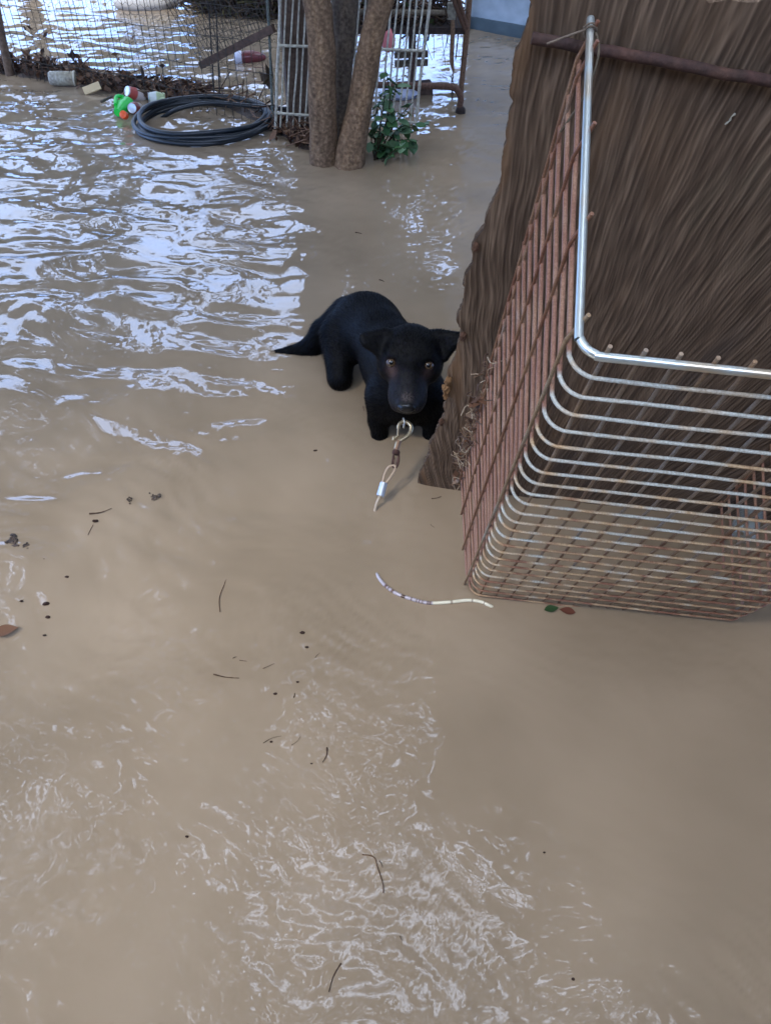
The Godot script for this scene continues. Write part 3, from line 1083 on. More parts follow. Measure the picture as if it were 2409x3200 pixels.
	tie.tube(pv(pts2), 0.0013, 5, lin(120, 104, 88))
	tie.tube(spline([k0 + CF * -0.006, k0 + Vector3(-0.028, -0.004, 0.008), k0 + Vector3(-0.052, -0.012, 0.010)], 5), 0.0015, 5, lin(128, 112, 96))
	tie.tube(spline([k0 + CF * 0.006, k0 + Vector3(0.012, -0.02, 0.012), k0 + Vector3(0.004, -0.06, 0.02), k0 + Vector3(-0.02, -0.11, 0.015)], 5), 0.0016, 5, lin(118, 104, 84))
	single("tie_wire", tie, mats.rust, "twisted wire tying the cage rim to the rusty pipe", "wire")
	# straw and leaf scraps caught on the far side of the cage
	var g := RandomNumberGenerator.new()
	g.seed = 77
	var straw := MB.new()
	for i in 150:
		var f := 0.45 + 0.55 * sqrt(g.randf())
		if f > 0.97: continue
		var p := rc + er * (high * f) + CL * (lerpf(deep_top, deep_bottom, f) - 0.01 - 0.10 * g.randf() * g.randf()) + CF * g.randf_range(-0.022, 0.004) + skew(f)
		var dv := Vector3(g.randfn(), g.randfn() * 0.9 - 0.2, g.randfn()).normalized() * g.randf_range(0.012, 0.04)
		var bend := Vector3(g.randfn(), g.randfn(), g.randfn()) * 0.008
		var shade: Color = [lin(150, 128, 104), lin(118, 94, 74), lin(86, 66, 54), lin(170, 152, 130), lin(96, 80, 72)][g.randi() % 5]
		straw.tube(spline([p - dv * 0.5, p + bend, p + dv * 0.5], 3), g.randf_range(0.0007, 0.0016), 4, shade)
	for i in 46:
		var f := 0.6 + 0.38 * sqrt(g.randf())
		var p := rc + er * (high * f) + CL * (lerpf(deep_top, deep_bottom, f) - 0.012 - 0.05 * g.randf()) + CF * g.randf_range(-0.02, 0.0) + skew(f)
		add_leaf(straw, p, g, g.randf_range(0.014, 0.034), [lin(108, 78, 60), lin(132, 110, 92), lin(88, 64, 52)][g.randi() % 3])
	var so := single("caught_straw", straw, mats.dry_leaf, "straw and dead leaf scraps caught along the cage side", "straw")
	so.set_meta("kind", "stuff")
# ------------------------------------------------------------------ dog
func build_dog() -> void:
	var eye_mid := at_fwd(1281, 1134, 1.560)
	var fz := Vector3(-0.075, -0.44, 0.90).normalized()          # where the muzzle points
	var fx := Vector3(1.0, -0.05, 0.06)
	fx = (fx - fz * fx.dot(fz)).normalized()
	var fy := fz.cross(fx).normalized()
	var hb := Basis(fx, fy, fz)
	var H := func(x: float, y: float, z: float) -> Vector3: return eye_mid + hb * Vector3(x, y, z)

	var neck := H.call(0.0, -0.055, -0.075)
	var chest := Vector3(0.055, 0.105, -1.715)
	var withers := Vector3(0.045, 0.180, -1.755)
	var loin := Vector3(-0.022, 0.158, -1.93)
	var rump := Vector3(-0.062, 0.132, -2.035)
	# trunk
	var body := Field.new()
	body.ellipsoid(Vector3(0.035, 0.130, -1.80), Basis.looking_at(Vector3(0.25, 0.0, 0.9)), Vector3(0.100, 0.105, 0.18), 0.04)
	body.capsule(withers, loin, 0.070, 0.074, 0.05)
	body.capsule(loin, rump, 0.076, 0.092, 0.04)
	body.ellipsoid(Vector3(-0.06, 0.122, -2.02), Basis(), Vector3(0.112, 0.098, 0.095), 0.05)
	# neck and shoulders
	body.capsule(withers + Vector3(0.005, -0.045, 0.02), neck, 0.078, 0.056, 0.04)
	body.capsule(chest + Vector3(0, 0.02, 0), neck + Vector3(0, -0.02, 0), 0.078, 0.06, 0.05)
	body.ellipsoid(Vector3(0.058, 0.125, -1.675), Basis(), Vector3(0.088, 0.085, 0.065), 0.04)
	# forelegs
	for s in [-1.0, 1.0]:
		var sh := Vector3(0.058 + 0.072 * s, 0.13, -1.670)
		var el := Vector3(0.056 + 0.076 * s, 0.05, -1.668)
		var wr := Vector3(0.058 + 0.070 * s, -0.08, -1.650)
		body.capsule(sh, el, 0.043, 0.029, 0.025)
		body.capsule(el, wr, 0.027, 0.021, 0.015)
		body.capsule(wr, wr + Vector3(0, -0.09, 0.01), 0.022, 0.022, 0.02)
		body.ellipsoid(wr + Vector3(0, -0.115, 0.025), Basis(), Vector3(0.03, 0.022, 0.042), 0.02)
	# hind legs: thigh, knee forward, hock back, shank
	for s in [-1.0, 1.0]:
		var hip := Vector3(-0.075 + 0.068 * s, 0.12, -2.00)
		var kn := Vector3(-0.070 + 0.070 * s, 0.03, -1.90)
		var hk := Vector3(-0.078 + 0.066 * s, -0.07, -1.99)
		body.capsule(hip, kn, 0.058, 0.037, 0.025)
		body.capsule(kn, hk, 0.033, 0.022, 0.015)
		body.capsule(hk, hk + Vector3(0, -0.11, 0.01), 0.022, 0.021, 0.02)
		body.ellipsoid(hk + Vector3(0, -0.125, 0.035), Basis(), Vector3(0.028, 0.02, 0.042), 0.02)
	# tail, hanging and bushy, its tip on the water
	var tp := [Vector3(-0.13, 0.165, -2.075), at_fwd(1008, 1035, 2.10), at_fwd(985, 1075, 2.10), at_fwd(945, 1097, 2.095), at_fwd(905, 1101, 2.09), at_fwd(864, 1099, 2.085)]
	var tr := [0.034, 0.035, 0.034, 0.026, 0.016, 0.008]
	for i in tp.size() - 1:
		body.capsule(tp[i], tp[i + 1], tr[i], tr[i + 1], 0.02)
	body.capsule(at_fwd(1000, 1050, 2.10), at_fwd(975, 1104, 2.09), 0.026, 0.012, 0.02)

	var coat := Color(0.0064, 0.0064, 0.0070)
	var mb := MB.new()
	body.mesh_into(mb, Vector3(-0.42, -0.23, -2.19), Vector3(0.21, 0.40, -1.56), 0.0085, func(p: Vector3) -> Color:
		var gq := 1.0 + 0.25 * noise_b.get_noise_3d(p.x * 30.0, p.y * 22.0, p.z * 30.0)
		return Color(coat.r * gq, coat.g * gq, coat.b * gq))

	# head
	var hd := Field.new()
	var view := (Vector3(0, EYE, 0) - eye_mid).normalized()
	var e := func(x: float, y: float, z: float, rx: float, ry: float, rz: float, k := 0.02, sgn := 1) -> void:
		hd.ellipsoid(H.call(x, y, z), hb, Vector3(rx, ry, rz), k, sgn)
	hd.capsule(neck, withers + Vector3(0.005, -0.045, 0.02), 0.056, 0.070, 0.03)
	e.call(0, -0.010, -0.044, 0.077, 0.050, 0.066, 0.02)             # skull
	e.call(0, 0.014, -0.026, 0.050, 0.024, 0.040, 0.025)             # forehead
	for s in [-1.0, 1.0]:
		e.call(0.050 * s, -0.034, -0.016, 0.032, 0.040, 0.046, 0.03)     # cheeks
		e.call(0.036 * s, 0.019, -0.012, 0.020, 0.010, 0.014, 0.016)     # brows
		e.call(0.024 * s, -0.042, 0.064, 0.025, 0.027, 0.046, 0.024)     # lips
	hd.capsule(H.call(0, -0.016, 0.0), H.call(0, -0.022, 0.098), 0.037, 0.025, 0.03)   # bridge of the muzzle
	hd.capsule(H.call(0, -0.062, -0.02), H.call(0, -0.068, 0.084), 0.030, 0.017, 0.016) # lower jaw
	e.call(0, -0.015, 0.112, 0.0230, 0.017, 0.014, 0.012)            # nose pad
	for s in [-1.0, 1.0]:
		# ear: a flap that stands out sideways from the skull, its tip folded over
		var px: Array = [1200, 1046, 1134, 1053, 1190, 1116] if s < 0 else [1368, 1050, 1432, 1050, 1392, 1122]
		var root := at_fwd(px[0], px[1], 1.618)
		var apex := at_fwd(px[2], px[3], 1.598)
		var low := at_fwd(px[4], px[5], 1.575)
		hd.capsule(root, apex, 0.018, 0.009, 0.016)
		for q in 6:
			var tq := q / 5.0
			var edge := root.lerp(low, tq)
			var out := apex.lerp(low, tq * tq * 0.55) + hb * Vector3(0, 0, 0.012 * sin(PI * tq))
			hd.capsule(edge, out, 0.010 - 0.003 * tq, 0.0065, 0.010)
	for s in [-1.0, 1.0]:
		var c: Vector3 = H.call(0.0455 * s, 0.0035, 0.005)
		hd.capsule(c + view * 0.008 - fy * 0.001, c + view * 0.05 - fy * 0.001, 0.0098, 0.015, 0.006, -1)  # eye opening
		hd.capsule(H.call(0.0085 * s, -0.010, 0.132), H.call(0.0130 * s, -0.013, 0.116), 0.0046, 0.0034, 0.003, -1)  # nostril
	hd.capsule(H.call(0, -0.036, 0.140), H.call(0, -0.046, 0.110), 0.0022, 0.002, 0.004, -1)
	var inv := hb.inverse()
	var lo := eye_mid - Vector3(0.16, 0.155, 0.17)
	var hi := eye_mid + Vector3(0.15, 0.10, 0.155)
	hd.mesh_into(mb, lo, hi, 0.0034, func(p: Vector3) -> Color:
		var q: Vector3 = inv * (p - eye_mid)
		var gq := 1.0 + 0.3 * noise_b.get_noise_3d(p.x * 60.0, p.y * 60.0, p.z * 60.0)
		var c := Color(coat.r * gq, coat.g * gq, coat.b * gq)
		# thinner greyish hair on the muzzle, pinkish skin round the eyes
		var muz := smoothstep(0.02, 0.085, q.z) * (0.65 + 0.5 * noise_b.get_noise_3d(q.x * 80.0, q.y * 60.0, q.z * 60.0))
		c = c.lerp(Color(0.020, 0.019, 0.022), clampf(muz, 0.0, 0.8))
		var skin := exp(-pow((absf(q.x) - 0.040) / 0.014, 2.0) - pow((q.y + 0.004) / 0.016, 2.0) - pow((q.z - 0.020) / 0.02, 2.0)) * (1.0 if q.x < 0 else 0.55)
		c = c.lerp(Color(0.075, 0.046, 0.040), clampf(skin * 1.1, 0.0, 0.85))
		var nose := smoothstep(0.108, 0.117, q.z) * smoothstep(0.028, 0.018, absf(q.x)) * smoothstep(-0.036, -0.028, q.y)
		c = c.lerp(Color(0.012, 0.012, 0.014), nose)
		var scar := smoothstep(0.012, 0.004, Vector3(q.x + 0.0, q.y - 0.0, q.z - 0.096).length() * 0.6) * 0.28 * smoothstep(0.0, 0.3, noise_b.get_noise_3d(q.x * 200.0, q.y * 200.0, q.z * 200.0) + 0.2)
		c = c.lerp(Color(0.22, 0.17, 0.15), scar)
		var lip := exp(-pow((q.y + 0.062) / 0.004, 2.0)) * smoothstep(0.09, 0.105, q.z)
		c = c.lerp(Color(0.07, 0.06, 0.06), clampf(lip, 0.0, 0.7))
		return c)
	var base := Vector3(0.0, -0.22, -1.85)
	var d := thing("dog", "black short haired dog standing in the water, looking up, tied by a snap hook", "dog", base)
	part("body", mb, mats.fur, d)
	part("coat", fur_mesh(mb, eye_mid, inv, hb, base), mats.hair, d).set_meta("kind", "stuff")
	# nose
	var nz := MB.new()
	nz.blob(H.call(0, -0.0145, 0.1135), Basis(fx * 0.0240, fy * 0.0172, fz * 0.0150), 18, 24, Color(0.010, 0.010, 0.011), 0.05, noise_b, 6.0)
	for s in [-1.0, 1.0]:
		nz.blob(H.call(0.0105 * s, -0.0105, 0.1245), Basis(fx * 0.0050, fy * 0.0036, fz * 0.0030), 8, 10, Color(0.0015, 0.0015, 0.0015))
	part("nose", nz, mats.nose, d)
	# eyes
	var look := (Vector3(0, EYE - 0.12, 0) - eye_mid).normalized()
	for s in [-1.0, 1.0]:
		var c: Vector3 = H.call(0.0455 * s, 0.0035, 0.005)
		var em := MB.new()
		var zb := look
		var xb := Vector3.UP.cross(zb).normalized()
		var yb := zb.cross(xb)
		em.blob(c, Basis(xb, zb, -yb) * 0.0136, 28, 32, Color.WHITE)
		for i in em.v.size():
			var an := rad_to_deg((em.v[i] - c).normalized().angle_to(zb))
			var col := Color(0.085, 0.06, 0.05)
			if an < 21: col = Color(0.006, 0.005, 0.005)
			elif an < 44: col = Color(0.085, 0.052, 0.030).lerp(Color(0.035, 0.022, 0.014), smoothstep(36, 44, an))
			elif an < 50: col = Color(0.02, 0.014, 0.012)
			em.c[i] = col
		part("eye", em, mats.eye, d)

# short hairs lying close to the skin, combed away from the nose and down the legs
func fur_mesh(skin: MB, head: Vector3, inv: Basis, hb: Basis, off: Vector3) -> MB:
	var out := MB.new()
	var g := RandomNumberGenerator.new()
	g.seed = 99
	var tail := Vector3(-0.22, 0.06, -2.09)
	for t in range(0, skin.idx.size(), 3):
		var a := skin.idx[t]
		var b := skin.idx[t + 1]
		var c := skin.idx[t + 2]
		var area := (skin.v[b] - skin.v[a]).cross(skin.v[c] - skin.v[a]).length() * 0.5
		var want := area * 60000.0
		var n := int(want) + (1 if g.randf() < want - int(want) else 0)
		for k in n:
			var u := g.randf()
			var w := g.randf() * (1.0 - u)
			var p := skin.v[a] * (1.0 - u - w) + skin.v[b] * u + skin.v[c] * w + off
			if p.y < 0.0: continue
			var nn := (skin.n[a] * (1.0 - u - w) + skin.n[b] * u + skin.n[c] * w).normalized()
			var q: Vector3 = inv * (p - head)
			var ln := 0.011
			var dirn := Vector3(-0.25, -0.25, -1.0)
			if q.z > 0.100 and absf(q.x) < 0.03 and q.y > -0.04: continue
			if Vector3(absf(q.x) - 0.0455, q.y - 0.0035, q.z - 0.005).length() < 0.020: continue
			if p.distance_to(head) < 0.15:
				dirn = hb * Vector3(q.x * 6.0, q.y * 3.0 - 0.2, -1.0)
				ln = lerpf(0.007, 0.003, smoothstep(-0.02, 0.05, q.z))
			elif p.distance_to(tail) < 0.16 and p.x < -0.13:
				dirn = Vector3(-0.6, -0.8, 0.1); ln = 0.022
			elif p.y < 0.09: dirn = Vector3(0.0, -1.0, -0.3)
			dirn += Vector3(g.randfn(), g.randfn(), g.randfn()) * 0.22
			dirn = (dirn - nn * dirn.dot(nn)).normalized()
			var tip := (dirn + nn * g.randf_range(0.10, 0.32)).normalized() * ln * g.randf_range(0.7, 1.3)
			var sd := dirn.cross(nn) * 0.0008
			var bright := g.randf_range(0.4, 1.3)
			var base_c := skin.c[a]
			var col := Color(base_c.r * bright, base_c.g * bright, base_c.b * bright)
			var m := (nn + dirn.cross(nn) * g.randf_range(-0.4, 0.4)).normalized()
			var i0 := out.vert(p - sd, m, Vector2.ZERO, col)
			out.vert(p + sd, m, Vector2.ZERO, col)
			out.vert(p + tip, m, Vector2.ZERO, col)
			out.tri(i0, i0 + 1, i0 + 2)
	return out

# ------------------------------------------------------------------ tie-out cable
func build_cable() -> void:
	var P := func(px: float, py: float) -> Vector3: return at_fwd(px, py, lerpf(1.555, 1.352, (py - 1308.0) / 282.0))
	var t := thing("tie_cable", "snap hook and coated steel cable running from the dog's neck into the water", "cable", on_water(1180, 1600))
	var brass := lin(186, 170, 140)
	var hook := MB.new()
	# collar ring
	var ring := MB.new()
	var rc: Vector3 = P.call(1261, 1322)
	var pts := []
	for k in 17:
		var a := TAU * k / 16.0
		pts.append(rc + Vector3(0.25, 0.0, 0.97) * cos(a) * 0.008 + Vector3(0, 1, -0.4).normalized() * sin(a) * 0.0125)
	ring.tube(pv(pts), 0.0017, 7, lin(190, 184, 170))
	part("collar_ring", ring, mats.zinc, t)
	# hook: shank, round bow, gate
	var bow := [P.call(1238, 1402), P.call(1244, 1382), P.call(1259, 1372), P.call(1275, 1361), P.call(1284, 1345), P.call(1283, 1330), P.call(1272, 1320), P.call(1257, 1319), P.call(1247, 1327), P.call(1244, 1340)]
	hook.tube(spline(bow, 5), _ramp(46, 0.0062, 0.0046), 10, brass)
	var hk := part("hook_bow", hook, mats.zinc, t)
	var gate := MB.new()
	gate.tube(pv([P.call(1245, 1336), P.call(1243, 1362)]), 0.0032, 8, lin(150, 136, 112))
	gate.tube(pv([P.call(1243, 1362), P.call(1229, 1372)]), 0.003, 8, brass)
	gate.tube(pv([P.call(1231, 1366), P.call(1229, 1376)]), 0.0038, 8, brass)
	part("hook_gate", gate, mats.zinc, hk)
	var shank := MB.new()
	shank.tube(pv([P.call(1247, 1378), P.call(1242, 1394), P.call(1237, 1410)]), [0.0072, 0.0068, 0.0066], 10, lin(150, 118, 96))
	part("hook_shank", shank, mats.zinc, hk)
	var col := MB.new()
	col.tube(pv([P.call(1239, 1407), P.call(1238, 1411), P.call(1237, 1417), P.call(1236, 1421)]), [0.008, 0.0105, 0.0105, 0.0085], 12, lin(82, 50, 42))
	part("swivel", col, mats.rust, t)
	var link := MB.new()
	link.tube(spline([P.call(1230, 1420), P.call(1227, 1440), P.call(1226, 1455), P.call(1234, 1463), P.call(1241, 1456), P.call(1246, 1440), P.call(1246, 1420)], 4), 0.0028, 8, lin(92, 66, 54))
	link.tube(pv([P.call(1233, 1430), P.call(1231, 1452)]), 0.0022, 7, lin(120, 96, 84))
	link.tube(pv([P.call(1242, 1430), P.call(1238, 1452)]), 0.0022, 7, lin(120, 96, 84))
	part("link", link, mats.rust, t)
	var loop := MB.new()
	loop.tube(spline([P.call(1195, 1512), P.call(1202, 1482), P.call(1212, 1462), P.call(1224, 1455), P.call(1234, 1457), P.call(1233, 1470), P.call(1222, 1488), P.call(1205, 1512)], 5), 0.0033, 8, lin(172, 148, 122))
	part("cable_loop", loop, mats.gloss, t)
	var fer := MB.new()
	var f0: Vector3 = P.call(1200, 1509)
	var f1: Vector3 = P.call(1188, 1551)
	fer.tube(pv([f0, f0.lerp(f1, 0.04), f0.lerp(f1, 0.96), f1]), [0.0088, 0.0102, 0.0106, 0.0094], 14, lin(200, 206, 212))
	part("ferrule", fer, mats.zinc, t)
	var into := MB.new()
	into.tube(spline([f1, P.call(1180, 1565), on_water(1172, 1592, 0.002), on_water(1165, 1640, -0.03)], 5), 0.0038, 8, lin(176, 158, 136))
	part("cable", into, mats.gloss, t)
	# the part of the cable that floats back up
	var fl := MB.new()
	var pp := spline([on_water(1168, 1765, -0.03), on_water(1178, 1795, -0.002), on_water(1200, 1826, 0.0025), on_water(1240, 1855, 0.003), on_water(1290, 1873, 0.003), on_water(1340, 1884, 0.003), on_water(1400, 1882, 0.0035), on_water(1460, 1876, 0.0035), on_water(1500, 1880, 0.003), on_water(1528, 1892, 0.002), on_water(1545, 1902, -0.008)], 12)
	var cs := []
	for i in pp.size():
		var px := float(i) / (pp.size() - 1)
		var c := lin(214, 206, 180)
		if px < 0.52:
			c = lin(176, 168, 172).lerp(lin(96, 70, 60), smoothstep(0.05, 0.4, noise_b.get_noise_1d(i * 0.35)))
			if i == 40 or i == 41 or i == 42: c = lin(70, 48, 40)
		elif i == 74 or i == 88 or i == 101: c = lin(120, 100, 80)
		cs.append(c)
	fl.tube(pp, 0.0040, 8, cs)
	part("cable", fl, mats.gloss, t)

func _ramp(n: int, a: float, b: float) -> Array:
	var out := []
	for i in n: out.append(lerpf(a, b, float(i) / (n - 1)))
	return out
# ------------------------------------------------------------------ white grille behind the tree, post, fence
func build_grille() -> void:
	# the panel stands in the water on its lower left corner and leans away
	var bl := on_water(858, 424)
	var br := on_water(1282, 500)
	var fl := -bl.z
	var fr := -br.z + 0.45
	br = at_fwd(1288, 470, fr)
	var tl := at_fwd(876, 0, fl + 0.06)
	var tr := at_fwd(1342, 0, fr + 0.06)
	var up_l := (tl - bl)
	var up_r := (tr - br)
	var t := thing("metal_grille", "white painted metal bar grille standing in the water behind the tree", "grille", bl)
	var n := 23
	var white := lin(222, 216, 196)
	for i in n + 1:
		var s := float(i) / n
		var a := bl.lerp(br, s) - Vector3(0, 0.02, 0)
		var b := bl.lerp(br, s) + up_l.lerp(up_r, s) * 1.5
		var edge := i == 0 or i == n
		if i > 0 and i < 9: a = bl.lerp(br, s) + Vector3(0, 0.02 + 0.01 * (i % 3), 0)
		var mb := MB.new()
		var pts := []
		for k in 7:
			pts.append(a.lerp(b, k / 6.0) + Vector3(0.004 * noise_a.get_noise_2d(i * 3.3, k * 0.7), 0, 0))
		mb.tube(pv(pts), 0.0075 if edge else 0.0048, 8, white.lerp(lin(150, 138, 118), 0.4 * rng.randf()))
		part("bar", mb, mats.paint, t)
	for h in [0.185, 0.69, 1.25]:
		var mb := MB.new()
		var pts := []
		for k in 9:
			var s := k / 8.0
			pts.append(bl.lerp(br, s) + up_l.lerp(up_r, s) * (h if h > 0.3 else h + 0.02 * s) + Vector3(0, 0, 0.008))
		mb.tube(pv(pts), 0.007, 8, white)
		part("rail", mb, mats.paint, t)
	# square post behind the grille
	var pb := on_water(925, 400)
	var post := MB.new()
	var pf := -pb.z
	var top := at_fwd(928, 0, pf) + Vector3(0, 0.9, 0)
	post.box(Transform3D(Basis.from_euler(Vector3(0, 0.25, 0)), (pb + top) / 2 - Vector3(0, 0.1, 0)), Vector3(0.12, (top - pb).y + 0.2, 0.09), lin(112, 92, 78))
	single("wooden_post", post, mats.wood, "square brown wooden post standing behind the white grille", "post")

func build_fence() -> void:
	var line := bank_line()
	var t := thing("wire_fence", "thin welded wire fence with netting along the leaf covered bank", "fence", line[1])
	var dark := lin(84, 78, 70)
	# upright wires
	var L0 := on_water(-120, 205)
	var L1 := on_water(868, 392)
	var len := (L1 - L0).length()
	var n := int(len / 0.056)
	var tops := []
	for i in n + 1:
		var s := float(i) / n
		var p := L0.lerp(L1, s) + Vector3(0, 0, 0.03 * sin(s * 9.0))
		var mb := MB.new()
		var top := p + Vector3(0.012 * noise_a.get_noise_1d(i * 0.9), 0.62, -0.02)
		mb.tube(spline([p - Vector3(0, 0.05, 0), p.lerp(top, 0.5) + Vector3(0.006 * noise_a.get_noise_1d(i * 2.1 + 40.0), 0, 0), top], 4), 0.0019, 5, dark)
		part("upright_wire", mb, mats.rust, t)
	for h in [0.10, 0.24, 0.38, 0.52]:
		var pts := []
		for i in 41:
			var s := i / 40.0
			pts.append(L0.lerp(L1, s) + Vector3(0, h + 0.012 * noise_a.get_noise_2d(s * 6.0, h * 9.0), 0.03 * sin(s * 9.0) + 0.003))
		var mb := MB.new()
		mb.tube(pv(pts), 0.0017, 5, dark)
		part("line_wire", mb, mats.rust, t)
	# hexagonal netting over the right part
	var hx := MB.new()
	var a := 0.030
	var r := 0
	var yy := 0.02
	while yy < 0.55:
		var x := len * 0.30
		var odd := r % 2
		while x < len:
			var x0 := x + odd * a * 0.87
			var q := func(u: float, v: float) -> Vector3:
				var s := clampf(u / len, 0.0, 1.0)
				return L0.lerp(L1, s) + Vector3(0, v, 0.03 * sin(s * 9.0) + 0.006 + 0.012 * noise_a.get_noise_2d(u * 3.0, v * 4.0))
			var c0: Vector3 = q.call(x0, yy)
			hx.tube(pv([c0, q.call(x0, yy + a)]), 0.0009, 3, dark, false)
			hx.tube(pv([c0, q.call(x0 + a * 0.87, yy - a * 0.5)]), 0.0009, 3, dark, false)
			hx.tube(pv([c0, q.call(x0 - a * 0.87, yy - a * 0.5)]), 0.0009, 3, dark, false)
			x += a * 1.74
		yy += a * 1.5
		r += 1
	part("netting", hx, mats.rust, t).set_meta("kind", "stuff")
	# the sheet of mesh that hangs slanting over the fence near the grille
	var net := thing("hanging_mesh", "slanting sheet of dark wire mesh hanging over the fence beside the grille", "wire mesh", on_water(700, 350))
	for i in 26:
		var s := i / 25.0
		var p0 := at_fwd(lerpf(515, 830, s), lerpf(0, -30, s), 4.62 - 0.25 * s)
		var p1 := at_fwd(lerpf(628, 868, s), lerpf(195, 92, s), 4.58 - 0.30 * s)
		var up := p0 + (p0 - p1) * 0.6
		var mb := MB.new()
		mb.tube(pv([up, p0 + Vector3(0.004 * noise_a.get_noise_1d(i * 1.7), 0, 0), p1]), 0.0017, 5, lin(74, 66, 58))
		part("mesh_wire", mb, mats.rust, net)
	for i in 8:
		var s := i / 7.0
		var mb := MB.new()
		var p0 := at_fwd(515 + 113 * s, 195 * s, 4.615)
		var p1 := at_fwd(830 + 38 * s, -30 + 122 * s, 4.32)
		mb.tube(spline([p0, p0.lerp(p1, 0.5) + Vector3(0, 0.01, 0), p1], 4), 0.0012, 4, lin(74, 66, 58))
		part("cross_wire", mb, mats.rust, net)
	# two dark rods
	for q in [[655, 45, 666, 318], [677, 45, 682, 318]]:
		var b := on_water(q[2], q[3])
		var f := -b.z
		var mb := MB.new()
		mb.tube(pv([b - Vector3(0, 0.1, 0), at_fwd(q[0], q[1], f), at_fwd(q[0], q[1], f) + Vector3(-0.01, 0.35, 0)]), 0.0042, 7, lin(62, 60, 58))
		single("steel_rod", mb, mats.rust, "thin dark steel rod standing in the water behind the hose coil", "rod", "pair of steel rods")
	# stake at the left end of the fence
	var sb := on_water(33, 238)
	var st := MB.new()
	var sf := -sb.z
	st.tube(pv([sb - Vector3(0, 0.2, 0), sb, at_fwd(8, 120, sf), at_fwd(-14, 0, sf), at_fwd(-14, 0, sf) + Vector3(-0.04, 0.4, 0)]), [0.026, 0.026, 0.024, 0.022, 0.02], 9, lin(128, 106, 86))
	single("fence_stake", st, mats.wood, "brown wooden stake at the end of the wire fence", "stake")
	# slanting batten
	var s0 := at_fwd(628, 204, 4.5)
	var s1 := at_fwd(856, 88, 4.22)
	var ax := (s1 - s0)
	var bt := MB.new()
	var bz := ax.normalized()
	var bx := Vector3.UP.cross(bz).normalized()
	bt.box(Transform3D(Basis(bx, bz.cross(bx), bz), (s0 + s1) / 2), Vector3(0.022, 0.034, ax.length()), lin(104, 80, 66))
	single("wooden_batten", bt, mats.wood, "brown wooden batten slanting across the wire mesh", "batten")
	# thin pole by the grille
	var pl := MB.new()
	var p2 := on_water(850, 392)
	pl.tube(pv([p2 - Vector3(0, 0.1, 0), at_fwd(842, 100, -p2.z), at_fwd(836, 0, -p2.z), at_fwd(836, 0, -p2.z) + Vector3(0, 0.4, 0)]), 0.007, 7, lin(130, 138, 130))
	single("thin_pole", pl, mats.rust, "thin grey pole between the wire mesh and the white grille", "pole")

